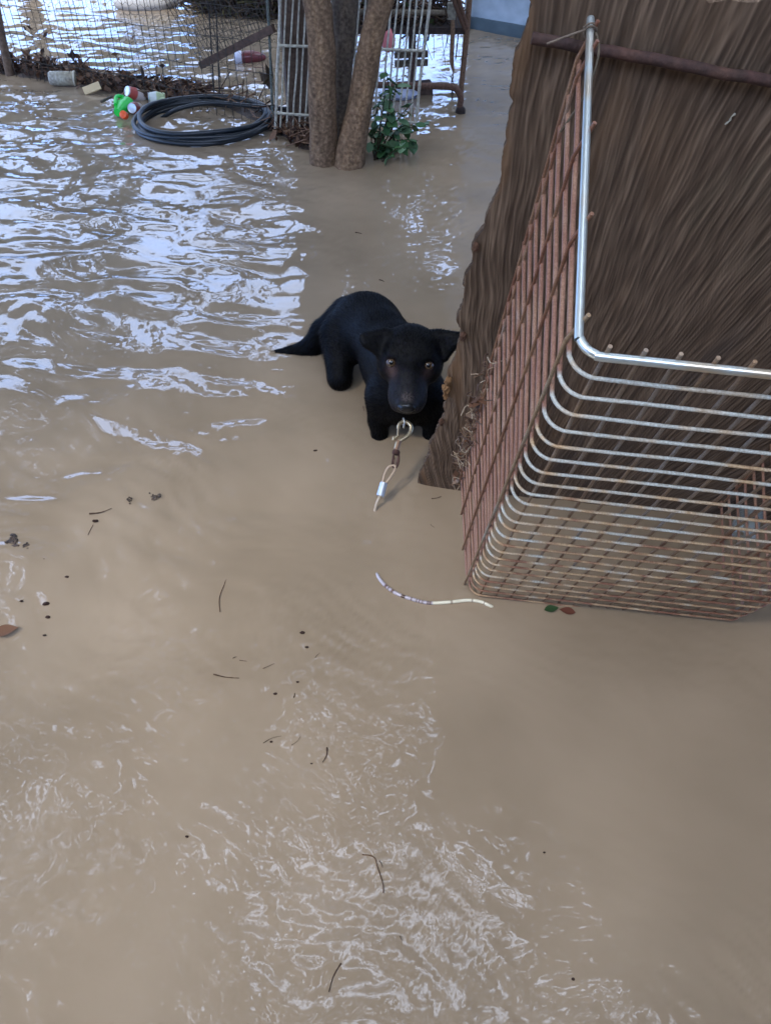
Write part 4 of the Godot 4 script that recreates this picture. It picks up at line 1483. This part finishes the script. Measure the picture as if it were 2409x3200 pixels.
# ------------------------------------------------------------------ rusty frame on the right
func build_frame() -> void:
	var base := on_water(1438, 300)
	var f := -base.z
	var t := thing("iron_bed", "rusty iron bed frame with hanging chains, heaped with roots and brush", "bed frame", base)
	var rust := lin(116, 86, 68)
	var rust2 := lin(138, 106, 82)
	var slab_l := at_fwd(1040, 98, f)
	var slab_r := at_fwd(1456, 104, f)
	var y := slab_r.y
	# heap on top
	var mb := MB.new()
	var c := (slab_l + slab_r) / 2
	var w := slab_r.x - slab_l.x
	mb.box(Transform3D(Basis(), Vector3(c.x, y + 0.012, -f - 0.24)), Vector3(w, 0.03, 0.5), lin(66, 52, 44))
	part("bed_base", mb, mats.wood, t)
	var g := RandomNumberGenerator.new()
	g.seed = 5
	var hp := MB.new()
	for i in 420:
		var p := Vector3(g.randf_range(slab_l.x, slab_r.x - 0.04), y + 0.02 + 0.15 * pow(g.randf(), 1.3), -f + g.randf_range(-0.45, 0.0))
		var dv := Vector3(g.randfn(), g.randfn() * 0.5, g.randfn() * 0.4).normalized() * g.randf_range(0.03, 0.11)
		hp.tube(spline([p - dv, p + Vector3(0, g.randfn() * 0.015, 0), p + dv], 2), g.randf_range(0.002, 0.006), 4, [lin(72, 56, 46), lin(96, 76, 62), lin(52, 42, 36), lin(120, 100, 84)][g.randi() % 4])
	for i in 26:
		var p := Vector3(g.randf_range(slab_l.x + 0.3, slab_r.x - 0.06), y, -f + g.randf_range(-0.1, 0.02))
		hp.tube(spline([p, p + Vector3(g.randfn() * 0.01, -0.05, 0), p + Vector3(g.randfn() * 0.02, -g.randf_range(0.06, 0.17), 0)], 4), 0.0014, 4, lin(74, 62, 54))
	for i in 200:
		var p := Vector3(g.randf_range(slab_l.x, slab_r.x - 0.05), y + 0.02 + 0.16 * g.randf(), -f + g.randf_range(-0.4, 0.02))
		add_leaf(hp, p, g, g.randf_range(0.03, 0.06), [lin(84, 70, 52), lin(64, 74, 44), lin(60, 46, 38)][g.randi() % 3])
	part("brush", hp, mats.dry_leaf, t).set_meta("kind", "stuff")
	# rails and legs
	var rail := MB.new()
	rail.tube(pv([at_fwd(1040, 36, f - 0.01), at_fwd(1405, 40, f - 0.01)]), 0.014, 9, lin(132, 118, 98))
	part("front_rail", rail, mats.rust, t)
	var hub := MB.new()
	hub.box(Transform3D(Basis(), at_fwd(1410, 34, f - 0.015)), Vector3(0.045, 0.075, 0.035), lin(150, 144, 128))
	part("corner_block", hub, mats.paint, t)
	var leg := MB.new()
	leg.tube(pv([base - Vector3(0, 0.15, 0), base, slab_r + Vector3(0.004, 0, 0), slab_r + Vector3(0.008, 0.3, 0)]), 0.0155, 10, rust2)
	part("leg", leg, mats.rust, t)
	var leg2 := MB.new()
	var lb := on_water(1288, 292)
	leg2.tube(pv([Vector3(lb.x, -0.2, lb.z), Vector3(lb.x, y, lb.z)]), 0.014, 9, lin(98, 76, 64))
	part("leg", leg2, mats.rust, t)
	# two pipes that slant down to the right leg
	for q in [[1418, 0, 1456, 100], [1432, -4, 1462, 96]]:
		var br := MB.new()
		var p0 := at_fwd(q[0], q[1], f - 0.05)
		var p1 := at_fwd(q[2], q[3], f)
		br.tube(pv([p0 + (p0 - p1) * 1.2, p0, p1]), 0.012, 9, rust)
		part("brace", br, mats.rust, t)
	# hanging pipe with a hook at its foot
	var hpipe := MB.new()
	hpipe.tube(spline([at_fwd(1414, 50, f - 0.02), at_fwd(1414, 110, f - 0.02), at_fwd(1411, 180, f - 0.02), at_fwd(1414, 212, f - 0.02), at_fwd(1417, 226, f - 0.02), at_fwd(1413, 236, f - 0.02)], 5), [0.0125, 0.0125, 0.0125, 0.0125, 0.0125, 0.0125, 0.0125, 0.0125, 0.0125, 0.0125, 0.0125, 0.0122, 0.0118, 0.0112, 0.0105, 0.0095, 0.008, 0.007, 0.006, 0.005, 0.0045, 0.004, 0.004, 0.0038, 0.0036, 0.0035], 10, lin(150, 118, 90))
	var hpo := part("hanging_pipe", hpipe, mats.rust, t)
	# chains
	var ch := MB.new()
	for k in 8: chain_link(ch, at_fwd(1413, 240 + 9 * k, f - 0.03), 0.011, k, lin(128, 116, 104))
	part("chain", ch, mats.rust, hpo)
	var ch2 := MB.new()
	for k in 22: chain_link(ch2, at_fwd(1432 - 0.42 * k, 106 + 3.8 * k, f - 0.03), 0.0055, k, lin(84, 76, 70))
	part("chain", ch2, mats.rust, t)
	var ch3 := MB.new()
	for k in 4: chain_link(ch3, at_fwd(1293, 112 + 9 * k, f - 0.06), 0.011, k, lin(130, 120, 108))
	part("chain", ch3, mats.rust, t)
	# low pipe that bends down to its foot
	var foot := on_water(1438, 352)
	var ff := -foot.z
	var low := MB.new()
	low.tube(spline([at_fwd(1120, 264, ff + 0.1), at_fwd(1250, 267, ff + 0.06), at_fwd(1380, 270, ff + 0.02), at_fwd(1418, 274, ff), at_fwd(1434, 290, ff), at_fwd(1440, 312, ff), at_fwd(1437, 332, ff), foot - Vector3(0, 0.08, 0)], 6), 0.0165, 10, lin(118, 88, 72))
	var lpo := part("low_pipe", low, mats.rust, t)
	var cup := MB.new()
	cup.lathe(Transform3D(Basis(), foot), [Vector2(0.028, -0.05), Vector2(0.028, 0.012), Vector2(0.024, 0.024), Vector2(0.015, 0.032), Vector2(0.0, 0.034)], 14, lin(62, 48, 42))
	part("foot", cup, mats.rust, lpo)
	# timber under the shrub side
	var tb := on_water(1300, 292)
	var tm := MB.new()
	tm.box(Transform3D(Basis.from_euler(Vector3(0, 0.15, 0.03)), tb + Vector3(-0.02, 0.02, 0)), Vector3(0.22, 0.07, 0.09), lin(98, 78, 64))
	single("timber_block", tm, mats.wood, "short brown timber block in the water under the rusty frame", "timber")
	var bt2 := MB.new()
	for yq in [170, 197]:
		bt2.box(Transform3D(Basis.from_euler(Vector3(0, 0.05, 0.02)), at_fwd(1285, yq, 5.1)), Vector3(0.20, 0.032, 0.03), lin(150, 130, 106))
	bt2.box(Transform3D(Basis(), at_fwd(1285, 220, 5.13) + Vector3(0, -0.05, 0)), Vector3(0.04, 0.5, 0.03), lin(120, 100, 84))
	single("slatted_crate", bt2, mats.wood, "broken wooden crate slats seen behind the white grille", "crate")
	# pink cloth and white sack behind the shrub
	var pk := MB.new()
	pk.blob(at_fwd(1214, 128, 4.6), Basis().scaled(Vector3(0.035, 0.05, 0.03)), 14, 16, lin(220, 128, 128), 0.35, noise_b, 1.6)
	single("pink_cloth", pk, mats.plain, "pink rag hanging behind the white grille", "cloth")
	var sk := MB.new()
	sk.blob(on_water(1245, 306) + Vector3(0, 0.02, 0), Basis.from_euler(Vector3(0, 0, 0.35)).scaled(Vector3(0.10, 0.035, 0.06)), 14, 18, lin(186, 192, 214), 0.35, noise_b, 1.8)
	single("plastic_sack", sk, mats.gloss, "crumpled pale blue plastic sack floating behind the shrub", "sack")
	# brush pile at the far edge
	var bp := MB.new()
	var l0 := on_water(600, 44)
	var l1 := on_water(900, 66)
	for i in 900:
		var s := g.randf()
		var p := l0.lerp(l1, s) + Vector3(0, 0.5 * pow(g.randf(), 1.5), -0.5 * g.randf())
		var dv := Vector3(g.randfn(), g.randfn() * 0.7, g.randfn()).normalized() * g.randf_range(0.04, 0.2)
		bp.tube(spline([p - dv, p + Vector3(0, g.randfn() * 0.03, 0), p + dv], 2), g.randf_range(0.003, 0.008), 4, [lin(70, 56, 46), lin(92, 76, 60), lin(50, 42, 36), lin(84, 78, 52)][g.randi() % 4])
	for i in 1500:
		var p := l0.lerp(l1, g.randf()) + Vector3(0, 0.5 * pow(g.randf(), 1.3), -0.5 * g.randf())
		add_leaf(bp, p, g, g.randf_range(0.05, 0.1), [lin(74, 60, 46), lin(66, 66, 42), lin(50, 42, 36)][g.randi() % 3])
	single("brush_pile", bp, mats.dry_leaf, "dark pile of brush and dead leaves beyond the fence", "brush pile")
	# pale sheet drifting at the far edge
	var ps := MB.new()
	ps.blob(on_water(458, 24) + Vector3(0, 0.03, 0), Basis.from_euler(Vector3(0, 0.1, -0.05)).scaled(Vector3(0.24, 0.07, 0.12)), 14, 20, lin(188, 180, 168), 0.25, noise_b, 1.5)
	single("pale_sheet", ps, mats.plain, "pale bulging plastic sheet drifting beyond the wire fence", "plastic sheet")
	# red and white bottle drifting behind the fence
	var rb := thing("floating_bottle", "red plastic bottle with white neck drifting behind the wire mesh", "bottle", on_water(770, 190))
	var p0 := on_water(758, 192) + Vector3(0, 0.02, 0)
	var xf := Transform3D(Basis.from_euler(Vector3(0, 0.15, -PI / 2)), p0)
	var b1 := MB.new()
	b1.lathe(xf, [Vector2(0.035, 0.0), Vector2(0.04, 0.02), Vector2(0.04, 0.07), Vector2(0.03, 0.11), Vector2(0.014, 0.15), Vector2(0.0, 0.155)], 16, lin(112, 52, 54))
	part("bottle_body", b1, mats.gloss, rb)
	var b2 := MB.new()
	b2.lathe(xf, [Vector2(0.0, -0.05), Vector2(0.03, -0.048), Vector2(0.041, -0.03), Vector2(0.041, 0.0), Vector2(0.035, 0.0005)], 16, lin(206, 206, 220))
	part("bottle_end", b2, mats.gloss, rb)

func chain_link(mb: MB, p: Vector3, r: float, k: int, col: Color) -> void:
	var side := Vector3(1, 0, 0) if k % 2 == 0 else Vector3(0.3, 0, 0.95)
	var pts := []
	for i in 13:
		var a := TAU * i / 12.0
		pts.append(p + side * cos(a) * r * 0.55 + Vector3.UP * sin(a) * r * 1.05)
	mb.tube(pv(pts), r * 0.22, 5, col, false)

# ------------------------------------------------------------------ black hose coil
func build_hose() -> void:
	var c := on_water(640, 392)
	var t := thing("hose_coil", "coil of black plastic hose lying on the water beside the bank", "hose", c)
	var g := RandomNumberGenerator.new()
	g.seed = 12
	var turns := [[0.335, 0.315, 0.016, 0.0], [0.350, 0.325, 0.010, 0.9], [0.318, 0.292, 0.034, 2.0], [0.352, 0.300, 0.040, 3.3], [0.336, 0.285, 0.055, 4.4]]
	for q in turns:
		var pts := []
		for k in 65:
			var a := TAU * k / 64.0
			var wob := 0.010 * sin(2.0 * a + q[3]) + 0.007 * sin(3.0 * a + q[3] * 1.7)
			pts.append(c + Vector3(cos(a) * (q[0] + wob), q[2] + 0.010 * sin(a + q[3]) + 0.006 * sin(3.0 * a + q[3]), sin(a) * (q[1] + wob)))
		var mb := MB.new()
		mb.tube(pv(pts), 0.0120, 12, lin(27, 30, 34), false)
		part("hose_turn", mb, mats.rubber, t)
	# the free end crosses the coil and runs off behind the grille
	var e := MB.new()
	e.tube(spline([on_water(500, 374, -0.01), on_water(560, 340, 0.05), on_water(660, 322, 0.07), on_water(770, 330, 0.06), on_water(850, 338, 0.05), on_water(930, 340, 0.04)], 8), 0.0112, 12, lin(27, 30, 34))
	part("hose_end", e, mats.rubber, t)

# ------------------------------------------------------------------ leaf litter and rubbish along the bank
func can(label: String, px: float, py: float, turn: Vector3, col: Color, col2: Color, r := 0.032, hh := 0.115, squash := 0.0) -> void:
	var p := on_water(px, py, 0.03)
	var t := thing("drink_can", label, "can", p, "cans on the leaf bank")
	var bs := Basis.from_euler(turn)
	var xf := Transform3D(bs, p - bs.y * hh / 2)
	var mb := MB.new()
	var prof := []
	var cs := []
	for i in 15:
		var s := i / 14.0
		var rr := r * (1.0 - squash * (0.5 + 0.5 * sin(s * 9.0)))
		if s < 0.08: rr *= 0.86 + s * 1.7
		if s > 0.9: rr *= 1.0 - (s - 0.9) * 2.2
		prof.append(Vector2(rr, s * hh)); cs.append(col if i % 14 < 8 else col2)
	mb.lathe(xf, prof, 18, cs)
	var body := part("can_body", mb, mats.gloss, t)
	var ld := MB.new()
	ld.lathe(xf, [Vector2(r * 0.80, hh), Vector2(r * 0.78, hh + 0.003), Vector2(r * 0.7, hh - 0.001), Vector2(0, hh - 0.001)], 18, lin(200, 200, 200))
	part("lid", ld, mats.zinc, body)
	var bt := MB.new()
	bt.lathe(xf, [Vector2(0, 0.004), Vector2(r * 0.66, 0.004), Vector2(r * 0.8, -0.001), Vector2(r * 0.86, 0.001)], 18, lin(190, 190, 186))
	part("base", bt, mats.zinc, body)

func build_litter() -> void:
	var g := RandomNumberGenerator.new()
	g.seed = 23
	var line := bank_line()
	var mb := MB.new()
	var browns := [lin(86, 64, 50), lin(112, 86, 68), lin(64, 48, 40), lin(134, 106, 84), lin(52, 42, 38), lin(98, 70, 52)]
	for i in 2600:
		var s := g.randf()
		var p := sample(line, s)
		var thick := 0.10 if s < 0.27 else (0.075 if s < 0.66 else 0.035)
		if s > 0.30 and s < 0.36: thick = 0.02
		if s > 0.60 and s < 0.80: continue
		var u := g.randfn() * 0.5
		p += Vector3(0.35 * u, 0, -1.0 * u) * 0.11
		p.y = 0.022 + thick * pow(g.randf(), 1.2) * exp(-u * u) * (0.75 + 0.7 * noise_a.get_noise_1d(s * 25.0))
		if p.y < 0.016: p.y = 0.016
		add_leaf(mb, p, g, g.randf_range(0.03, 0.075), browns[g.randi() % browns.size()])
	for i in 260:
		var p := sample(line, g.randf()) + Vector3(g.randfn() * 0.05, 0.03 + 0.05 * g.randf(), g.randfn() * 0.06)
		var dv := Vector3(g.randfn(), g.randfn() * 0.4, g.randfn()).normalized() * g.randf_range(0.03, 0.08)
		mb.tube(pv([p - dv, p + dv]), g.randf_range(0.0015, 0.004), 4, browns[g.randi() % 4])
	var o := single("leaf_litter", mb, mats.dry_leaf, "drift of brown dead leaves and twigs along the wire fence", "leaf litter")
	o.set_meta("kind", "stuff")
	# leaves caught in the wire
	for q in [[80, 88], [95, 86], [142, 108], [360, 168], [370, 184], [415, 116], [512, 192], [508, 205], [750, 98], [715, 278], [740, 270], [720, 300]]:
		var lf := MB.new()
		var f := lerpf(5.1, 4.35, q[0] / 800.0)
		add_leaf(lf, at_fwd(q[0], q[1], f), g, 0.045, browns[g.randi() % 3])
		single("caught_leaf", lf, mats.dry_leaf, "dead brown leaf caught in the wire fence", "leaf", "leaves caught in the wire fence")
	var big := MB.new()
	for k in 7: add_leaf(big, at_fwd(826 + 9 * (k % 3), 215 + 9 * k, 4.3), g, 0.085, [lin(96, 84, 60), lin(70, 58, 44)][k % 2])
	single("dead_leaf_cluster", big, mats.dry_leaf, "cluster of big withered leaves beside the white grille", "leaves")
	# white plastic tub
	var p := on_water(196, 250, 0.035)
	var tub := thing("white_tub", "dirty white plastic tub lying on its side in the leaf bank", "tub", p)
	var xf := Transform3D(Basis.from_euler(Vector3(0.1, 0.12, -PI / 2 - 0.06)), p + Vector3(-0.075, 0.01, 0))
	var tb := MB.new()
	tb.lathe(xf, [Vector2(0.0, 0.0), Vector2(0.031, 0.001), Vector2(0.037, 0.008), Vector2(0.039, 0.07), Vector2(0.040, 0.142)], 22, [lin(200, 196, 182), lin(204, 200, 186), lin(206, 202, 188), lin(196, 190, 170), lin(180, 168, 140)])
	var tbo := part("tub_body", tb, mats.paint, tub)
	var tr := MB.new()
	tr.lathe(xf, [Vector2(0.040, 0.140), Vector2(0.043, 0.142), Vector2(0.043, 0.150), Vector2(0.037, 0.151), Vector2(0.0, 0.150)], 22, lin(190, 182, 160))
	part("lid", tr, mats.gloss, tbo)
	can("crushed red and white drink can lying on the leaf bank above the green bottle", 424, 294, Vector3(0.5, 0.5, 1.0), lin(198, 186, 180), lin(168, 74, 66), 0.033, 0.105, 0.12)
	can("small dented tin with red end wedged beside the green bottle", 424, 338, Vector3(1.1, 0.8, 0.9), lin(186, 172, 154), lin(140, 70, 60), 0.031, 0.085, 0.08)
	can("squashed pale green drink can on the mud before the leaf drift", 492, 308, Vector3(0.3, 0.2, 1.45), lin(172, 186, 140), lin(206, 210, 204), 0.036, 0.088, 0.14)
	# green bottle with orange cap
	var gb := thing("green_bottle", "bright green plastic bottle with an orange cap at the edge of the water", "bottle", on_water(385, 345))
	var b0 := on_water(407, 316, 0.03)
	var b1 := on_water(368, 352, 0.025)
	var bd := MB.new()
	var pts := []
	var rs := []
	for i in 17:
		var s := i / 16.0
		pts.append(b0.lerp(b1, s))
		rs.append(0.016 + 0.026 * sin(PI * pow(s, 0.8)) * (1.0 - 0.28 * exp(-pow((s - 0.45) / 0.1, 2.0))) + (0.004 if s > 0.5 else 0.0))
	bd.tube(pv(pts), rs, 16, lin(30, 205, 70))
	var bdo := part("bottle_body", bd, mats.gloss, gb)
	var cp := MB.new()
	var cc := on_water(389, 360, 0.03)
	cp.lathe(Transform3D(Basis.from_euler(Vector3(1.0, 0.2, 0.3)), cc), [Vector2(0.0, -0.016), Vector2(0.018, -0.016), Vector2(0.021, -0.010), Vector2(0.021, 0.012), Vector2(0.018, 0.017), Vector2(0.0, 0.018)], 16, lin(235, 90, 40))
	part("cap", cp, mats.gloss, bdo)
	var hd := MB.new()
	hd.tube(spline([b0.lerp(b1, 0.15) + Vector3(-0.02, 0.03, 0), b0.lerp(b1, 0.4) + Vector3(-0.035, 0.045, 0), b0.lerp(b1, 0.8) + Vector3(-0.015, 0.03, 0.01)], 5), 0.010, 8, lin(30, 205, 70))
	part("handle", hd, mats.gloss, bdo)
	# torn cardboard and loose sticks
	var cb := MB.new()
	var c0 := on_water(288, 276, 0.03)
	cb.box(Transform3D(Basis.from_euler(Vector3(0.5, 0.5, 0.28)), c0), Vector3(0.10, 0.006, 0.055), lin(196, 172, 132))
	single("cardboard_scrap", cb, mats.plain, "torn tan cardboard scrap at the edge of the leaf drift", "cardboard")
	for q in [[432, 258, 452, 284, lin(168, 148, 118), "pale stick standing up from the leaf bank above the cans"], [428, 284, 470, 288, lin(150, 130, 104), "tan stick lying flat above the red and white can"], [318, 318, 350, 302, lin(92, 80, 70), "dark stick poking from the mud near the green bottle"]]:
		var sk := MB.new()
		sk.tube(pv([on_water(q[0], q[1], 0.05), on_water(q[2], q[3], 0.025)]), 0.007, 7, q[4])
		single("loose_stick", sk, mats.wood, q[5], "stick", "sticks on the leaf bank")

# ------------------------------------------------------------------ shrub beside the tree
func build_shrub() -> void:
	var b := on_water(1168, 498)
	var t := thing("shrub", "young green leafed shrub growing at the foot of the right tree stem", "shrub", b)
	var g := RandomNumberGenerator.new()
	g.seed = 31
	var f := -b.z
	var variants := []
	for k in 3:
		var lm := MB.new()
		var col: Color = [Color(0.055, 0.13, 0.045), Color(0.035, 0.085, 0.035), Color(0.10, 0.18, 0.09)][k]
		var w := 0.30 + 0.04 * k
		var row := [[-0.5, 0.02], [-0.25, w * 0.8], [0.0, w], [0.25, w * 0.75], [0.5, 0.01]]
		for r in row:
			for sx in [-1.0, 0.0, 1.0]:
				lm.vert(Vector3(sx * r[1], -0.10 * absf(sx) * -1.0 - 0.25 * r[0] * r[0], r[0]), Vector3.UP, Vector2.ZERO, col)
		for i in 4:
			for s in 2:
				var a := i * 3 + s
				lm.tri(a, a + 1, a + 4); lm.tri(a, a + 4, a + 3)
		lm.smooth_normals()
		for i in lm.n.size():
			if lm.n[i].y < 0: lm.n[i] = -lm.n[i]
		variants.append(lm.mesh())
	var tips := [[1290, 320], [1322, 388], [1262, 392], [1240, 262], [1205, 215], [1190, 305], [1268, 465], [1225, 470], [1305, 440], [1232, 345], [1180, 395], [1205, 260]]
	for q in tips:
		var e := at_fwd(q[0], q[1], f - g.randf_range(-0.12, 0.14))
		var m := b.lerp(e, 0.5) + Vector3(g.randfn() * 0.02, 0.03, g.randfn() * 0.02)
		var line := spline([b + Vector3(g.randfn() * 0.01, -0.05, 0), m, e], 6)
		var st := MB.new()
		st.tube(line, _ramp(line.size(), 0.0042, 0.0014), 6, lin(74, 62, 48))
		part("stem", st, mats.bark, t)
		for k in 9:
			var s := 0.30 + 0.70 * (k + g.randf() * 0.5) / 9.0
			var p: Vector3 = line[mini(int(s * (line.size() - 1)), line.size() - 1)]
			var o := MeshInstance3D.new()
			o.name = "leaf"
			o.mesh = variants[g.randi() % 3]
			o.material_override = mats.leaf
			var d := Vector3(g.randfn(), g.randfn() * 0.4 - 0.25, g.randfn()).normalized()
			var sz := g.randf_range(0.04, 0.075)
			o.transform = Transform3D(Basis.looking_at(-d, Vector3.UP + Vector3(g.randfn(), 0, g.randfn()) * 0.3).scaled(Vector3(sz, sz, sz)), p + d * sz * 0.45 - t.position)
			t.add_child(o, true)
	var big := MeshInstance3D.new()
	big.name = "leaf"
	big.mesh = variants[0]
	big.material_override = mats.leaf
	big.transform = Transform3D(Basis.looking_at(Vector3(-0.9, 0.1, -0.3), Vector3(0, 0.6, 0.8)).scaled(Vector3(0.055, 0.045, 0.045)), at_fwd(1315, 391, f) - t.position)
	t.add_child(big, true)

func _twig_radii(r: float, g: RandomNumberGenerator) -> Array:
	var out := []
	for i in 11: out.append(r * g.randf_range(0.6, 1.15) * (1.0 - 0.05 * i))
	return out

# ------------------------------------------------------------------ twigs, leaves and scum on the water
func build_floating() -> void:
	var g := RandomNumberGenerator.new()
	g.seed = 61
	var dark := lin(70, 52, 44)
	var twigs := [[668, 2107, 748, 2119, 0.0026], [749, 2063, 772, 2066, 0.0014], [822, 2089, 858, 2073, 0.0013], [728, 2057, 740, 2052, 0.0016], [1022, 2336, 1008, 2382, 0.0026], [1066, 3010, 1028, 3100, 0.0022], [823, 2322, 880, 2300, 0.0010], [911, 2328, 940, 2300, 0.0010], [918, 2180, 921, 2166, 0.0020], [985, 2055, 1000, 2040, 0.0010], [1348, 1558, 1378, 1551, 0.0022], [1345, 1638, 1358, 1648, 0.0008], [1135, 1270, 1138, 1284, 0.0018], [280, 1605, 350, 1588, 0.0030], [1250, 2925, 1256, 2938, 0.0014], [1186, 2690, 1196, 2712, 0.0012], [1110, 726, 1130, 730, 0.0035], [1185, 874, 1200, 880, 0.0030]]
	for q in twigs:
		var mb := MB.new()
		var p0 := on_water(q[0], q[1], 0.0015)
		var p1 := on_water(q[2], q[3], 0.0015)
		var m := p0.lerp(p1, 0.5) + (p1 - p0).cross(Vector3.UP) * g.randf_range(-0.12, 0.12)
		mb.tube(spline([p0, m, p1], 5), _twig_radii(q[4] * 0.72, g), 6, dark.lerp(lin(112, 90, 74), g.randf()))
		var own := {0: "thickest straight twig with knobby ends, floating among the small specks", 4: "short thick curved twig floating alone on open water", 5: "long straight dark stick floating on rippled water far from the cage", 10: "small twig drifting beside the foot of the wooden board", 11: "hair thin twig drifting between the board and the floating cable", 12: "tiny dark twig floating beside the dog's foreleg", 13: "long rough twig floating beside the muck clumps", 16: "dark bark chip floating between the tree and the dog", 17: "dark bark sliver floating just behind the dog's back"}
		single("floating_twig", mb, mats.bark, own.get(twigs.find(q), "small dark twig floating on the open brown water"), "twig", "twigs floating on the water")
	# long thin bent stems
	var stalk_labels := ["thin bent stalk with a right angle kink floating on calm water", "dark curved stalk floating among the bright ripples", "short thin stalk floating beside the long rough twig"]
	var stalk := 0
	for q in [[[688, 1912], [686, 1870], [700, 1830], [714, 1808], [768, 1801]], [[1132, 2670], [1168, 2678], [1180, 2710], [1196, 2760], [1198, 2790]], [[292, 1640], [282, 1658], [276, 1672]]]:
		var pts := []
		for e in q: pts.append(on_water(e[0], e[1], 0.001))
		var mb := MB.new()
		mb.tube(spline(pts, 6), 0.0009, 6, lin(110, 78, 58))
		single("plant_stalk", mb, mats.bark, stalk_labels[stalk], "stalk", "stalks floating on the water")
		stalk += 1
	# specks
	for q in [[960, 2022, 5], [930, 2131, 4], [861, 2168, 5], [848, 2318, 4], [210, 1803, 6], [145, 1887, 8], [150, 1928, 6], [140, 1985, 4], [945, 1977, 7], [985, 1408, 5], [585, 2614, 4], [1700, 2664, 3], [1790, 3060, 4], [974, 2386, 3], [138, 1748, 6], [298, 1628, 7], [1640, 1400, 4], [68, 1878, 4]]:
		var mb := MB.new()
		var p := on_water(q[0], q[1], 0.001)
		var r: float = q[2] / FPX * (p - Vector3(0, EYE, 0)).length()
		mb.blob(p, Basis.from_euler(Vector3(0, g.randf() * 3.0, 0)).scaled(Vector3(r * 1.2, r * 0.4, r * 0.8)), 7, 9, dark, 0.5, noise_b, 1.5)
		single("floating_speck", mb, mats.bark, "dark speck of bark floating on the brown water", "bark speck", "bark specks floating on the water")
	# clumps of muck
	for q in [[40, 1694, 26], [82, 1706, 12], [486, 1552, 18], [402, 1562, 12]]:
		var mb := MB.new()
		var p := on_water(q[0], q[1], 0.001)
		var r: float = q[2] / FPX * (p - Vector3(0, EYE, 0)).length()
		for k in 14:
			mb.blob(p + Vector3(g.randfn() * r * 0.45, 0.001, g.randfn() * r * 0.45), Basis.from_euler(Vector3(0, g.randf() * 3.0, 0)).scaled(Vector3(r * g.randf_range(0.1, 0.35), 0.002, r * g.randf_range(0.1, 0.25))), 6, 9, [lin(92, 74, 60), lin(112, 94, 76), lin(74, 62, 56)][g.randi() % 3], 0.6, noise_b, 1.5)
		single("muck_clump", mb, mats.mud, {40: "largest clump of dark muck drifting on the water", 82: "small muck clump drifting right beside the largest clump", 486: "loose clump of brown muck drifting near the long rough twig", 402: "small scatter of muck between the twig and the loose clump"}[q[0]], "muck", "muck clumps on the water")
	# leaves
	var lf := MB.new()
	flat_leaf(lf, on_water(18, 1972, 0.006), 0.055, 0.3, lin(106, 76, 58))
	single("floating_leaf", lf, mats.dry_leaf, "curled brown leaf floating on open water far from the cage", "leaf")
	var l2 := MB.new()
	flat_leaf(l2, on_water(1722, 1903, 0.004), 0.034, 0.2, Color(0.03, 0.06, 0.02))
	single("floating_leaf", l2, mats.leaf, "small dark green leaf floating below the cage front", "leaf")
	var l3 := MB.new()
	flat_leaf(l3, on_water(1772, 1910, 0.003), 0.036, 2.9, lin(96, 58, 46))
	single("floating_leaf", l3, mats.dry_leaf, "reddish brown leaf floating beside the green leaf at the cage", "leaf")
	# clear bottle behind the cage
	var bp := on_water(2345, 1600, 0.03)
	var cbt := thing("clear_bottle", "clear plastic bottle drifting behind the right end of the cage", "bottle", bp)
	var dirn := (on_water(2375, 1520, 0.03) - on_water(2315, 1680, 0.03)).normalized()
	var bs := Basis(dirn.cross(Vector3.UP).normalized(), dirn, Vector3.UP)
	var bm := MB.new()
	var prof := []
	for i in 22:
		var s := i / 21.0
		var r := 0.030 * (1.0 + 0.06 * sin(s * 34.0))
		if s < 0.06: r *= 0.6 + s * 6.6
		if s > 0.72: r = lerpf(0.030, 0.011, smoothstep(0.72, 0.93, s))
		prof.append(Vector2(r, -0.1 + 0.2 * s))
	bm.lathe(Transform3D(bs, bp), prof, 20, Color.WHITE)
	var bmo := part("bottle_body", bm, mats.clear, cbt)
	var cm := MB.new()
	cm.lathe(Transform3D(bs, bp), [Vector2(0.0125, 0.094), Vector2(0.0135, 0.097), Vector2(0.0135, 0.112), Vector2(0.0, 0.113)], 14, lin(214, 220, 226))
	part("cap", cm, mats.gloss, bmo)

func flat_leaf(mb: MB, p: Vector3, s: float, turn: float, col: Color) -> void:
	var b := Basis.from_euler(Vector3(0, turn, 0)) * s
	var n := 8
	var first := mb.v.size()
	for i in n + 1:
		var t := float(i) / n
		var w := 0.28 * sin(PI * pow(t, 0.85)) + 0.01
		for sx in [-1.0, 0.0, 1.0]:
			mb.vert(p + b * Vector3(t - 0.5, 0.12 * absf(sx) * w * 2.0 + 0.10 * pow(t - 0.4, 2.0), sx * w), Vector3.UP, Vector2.ZERO, col)
	for i in n:
		for k in 2:
			var a := first + i * 3 + k
			mb.tri(a, a + 1, a + 4); mb.tri(a, a + 4, a + 3)
	mb.smooth_normals(first)
	for i in range(first, mb.n.size()):
		if mb.n[i].y < 0: mb.n[i] = -mb.n[i]
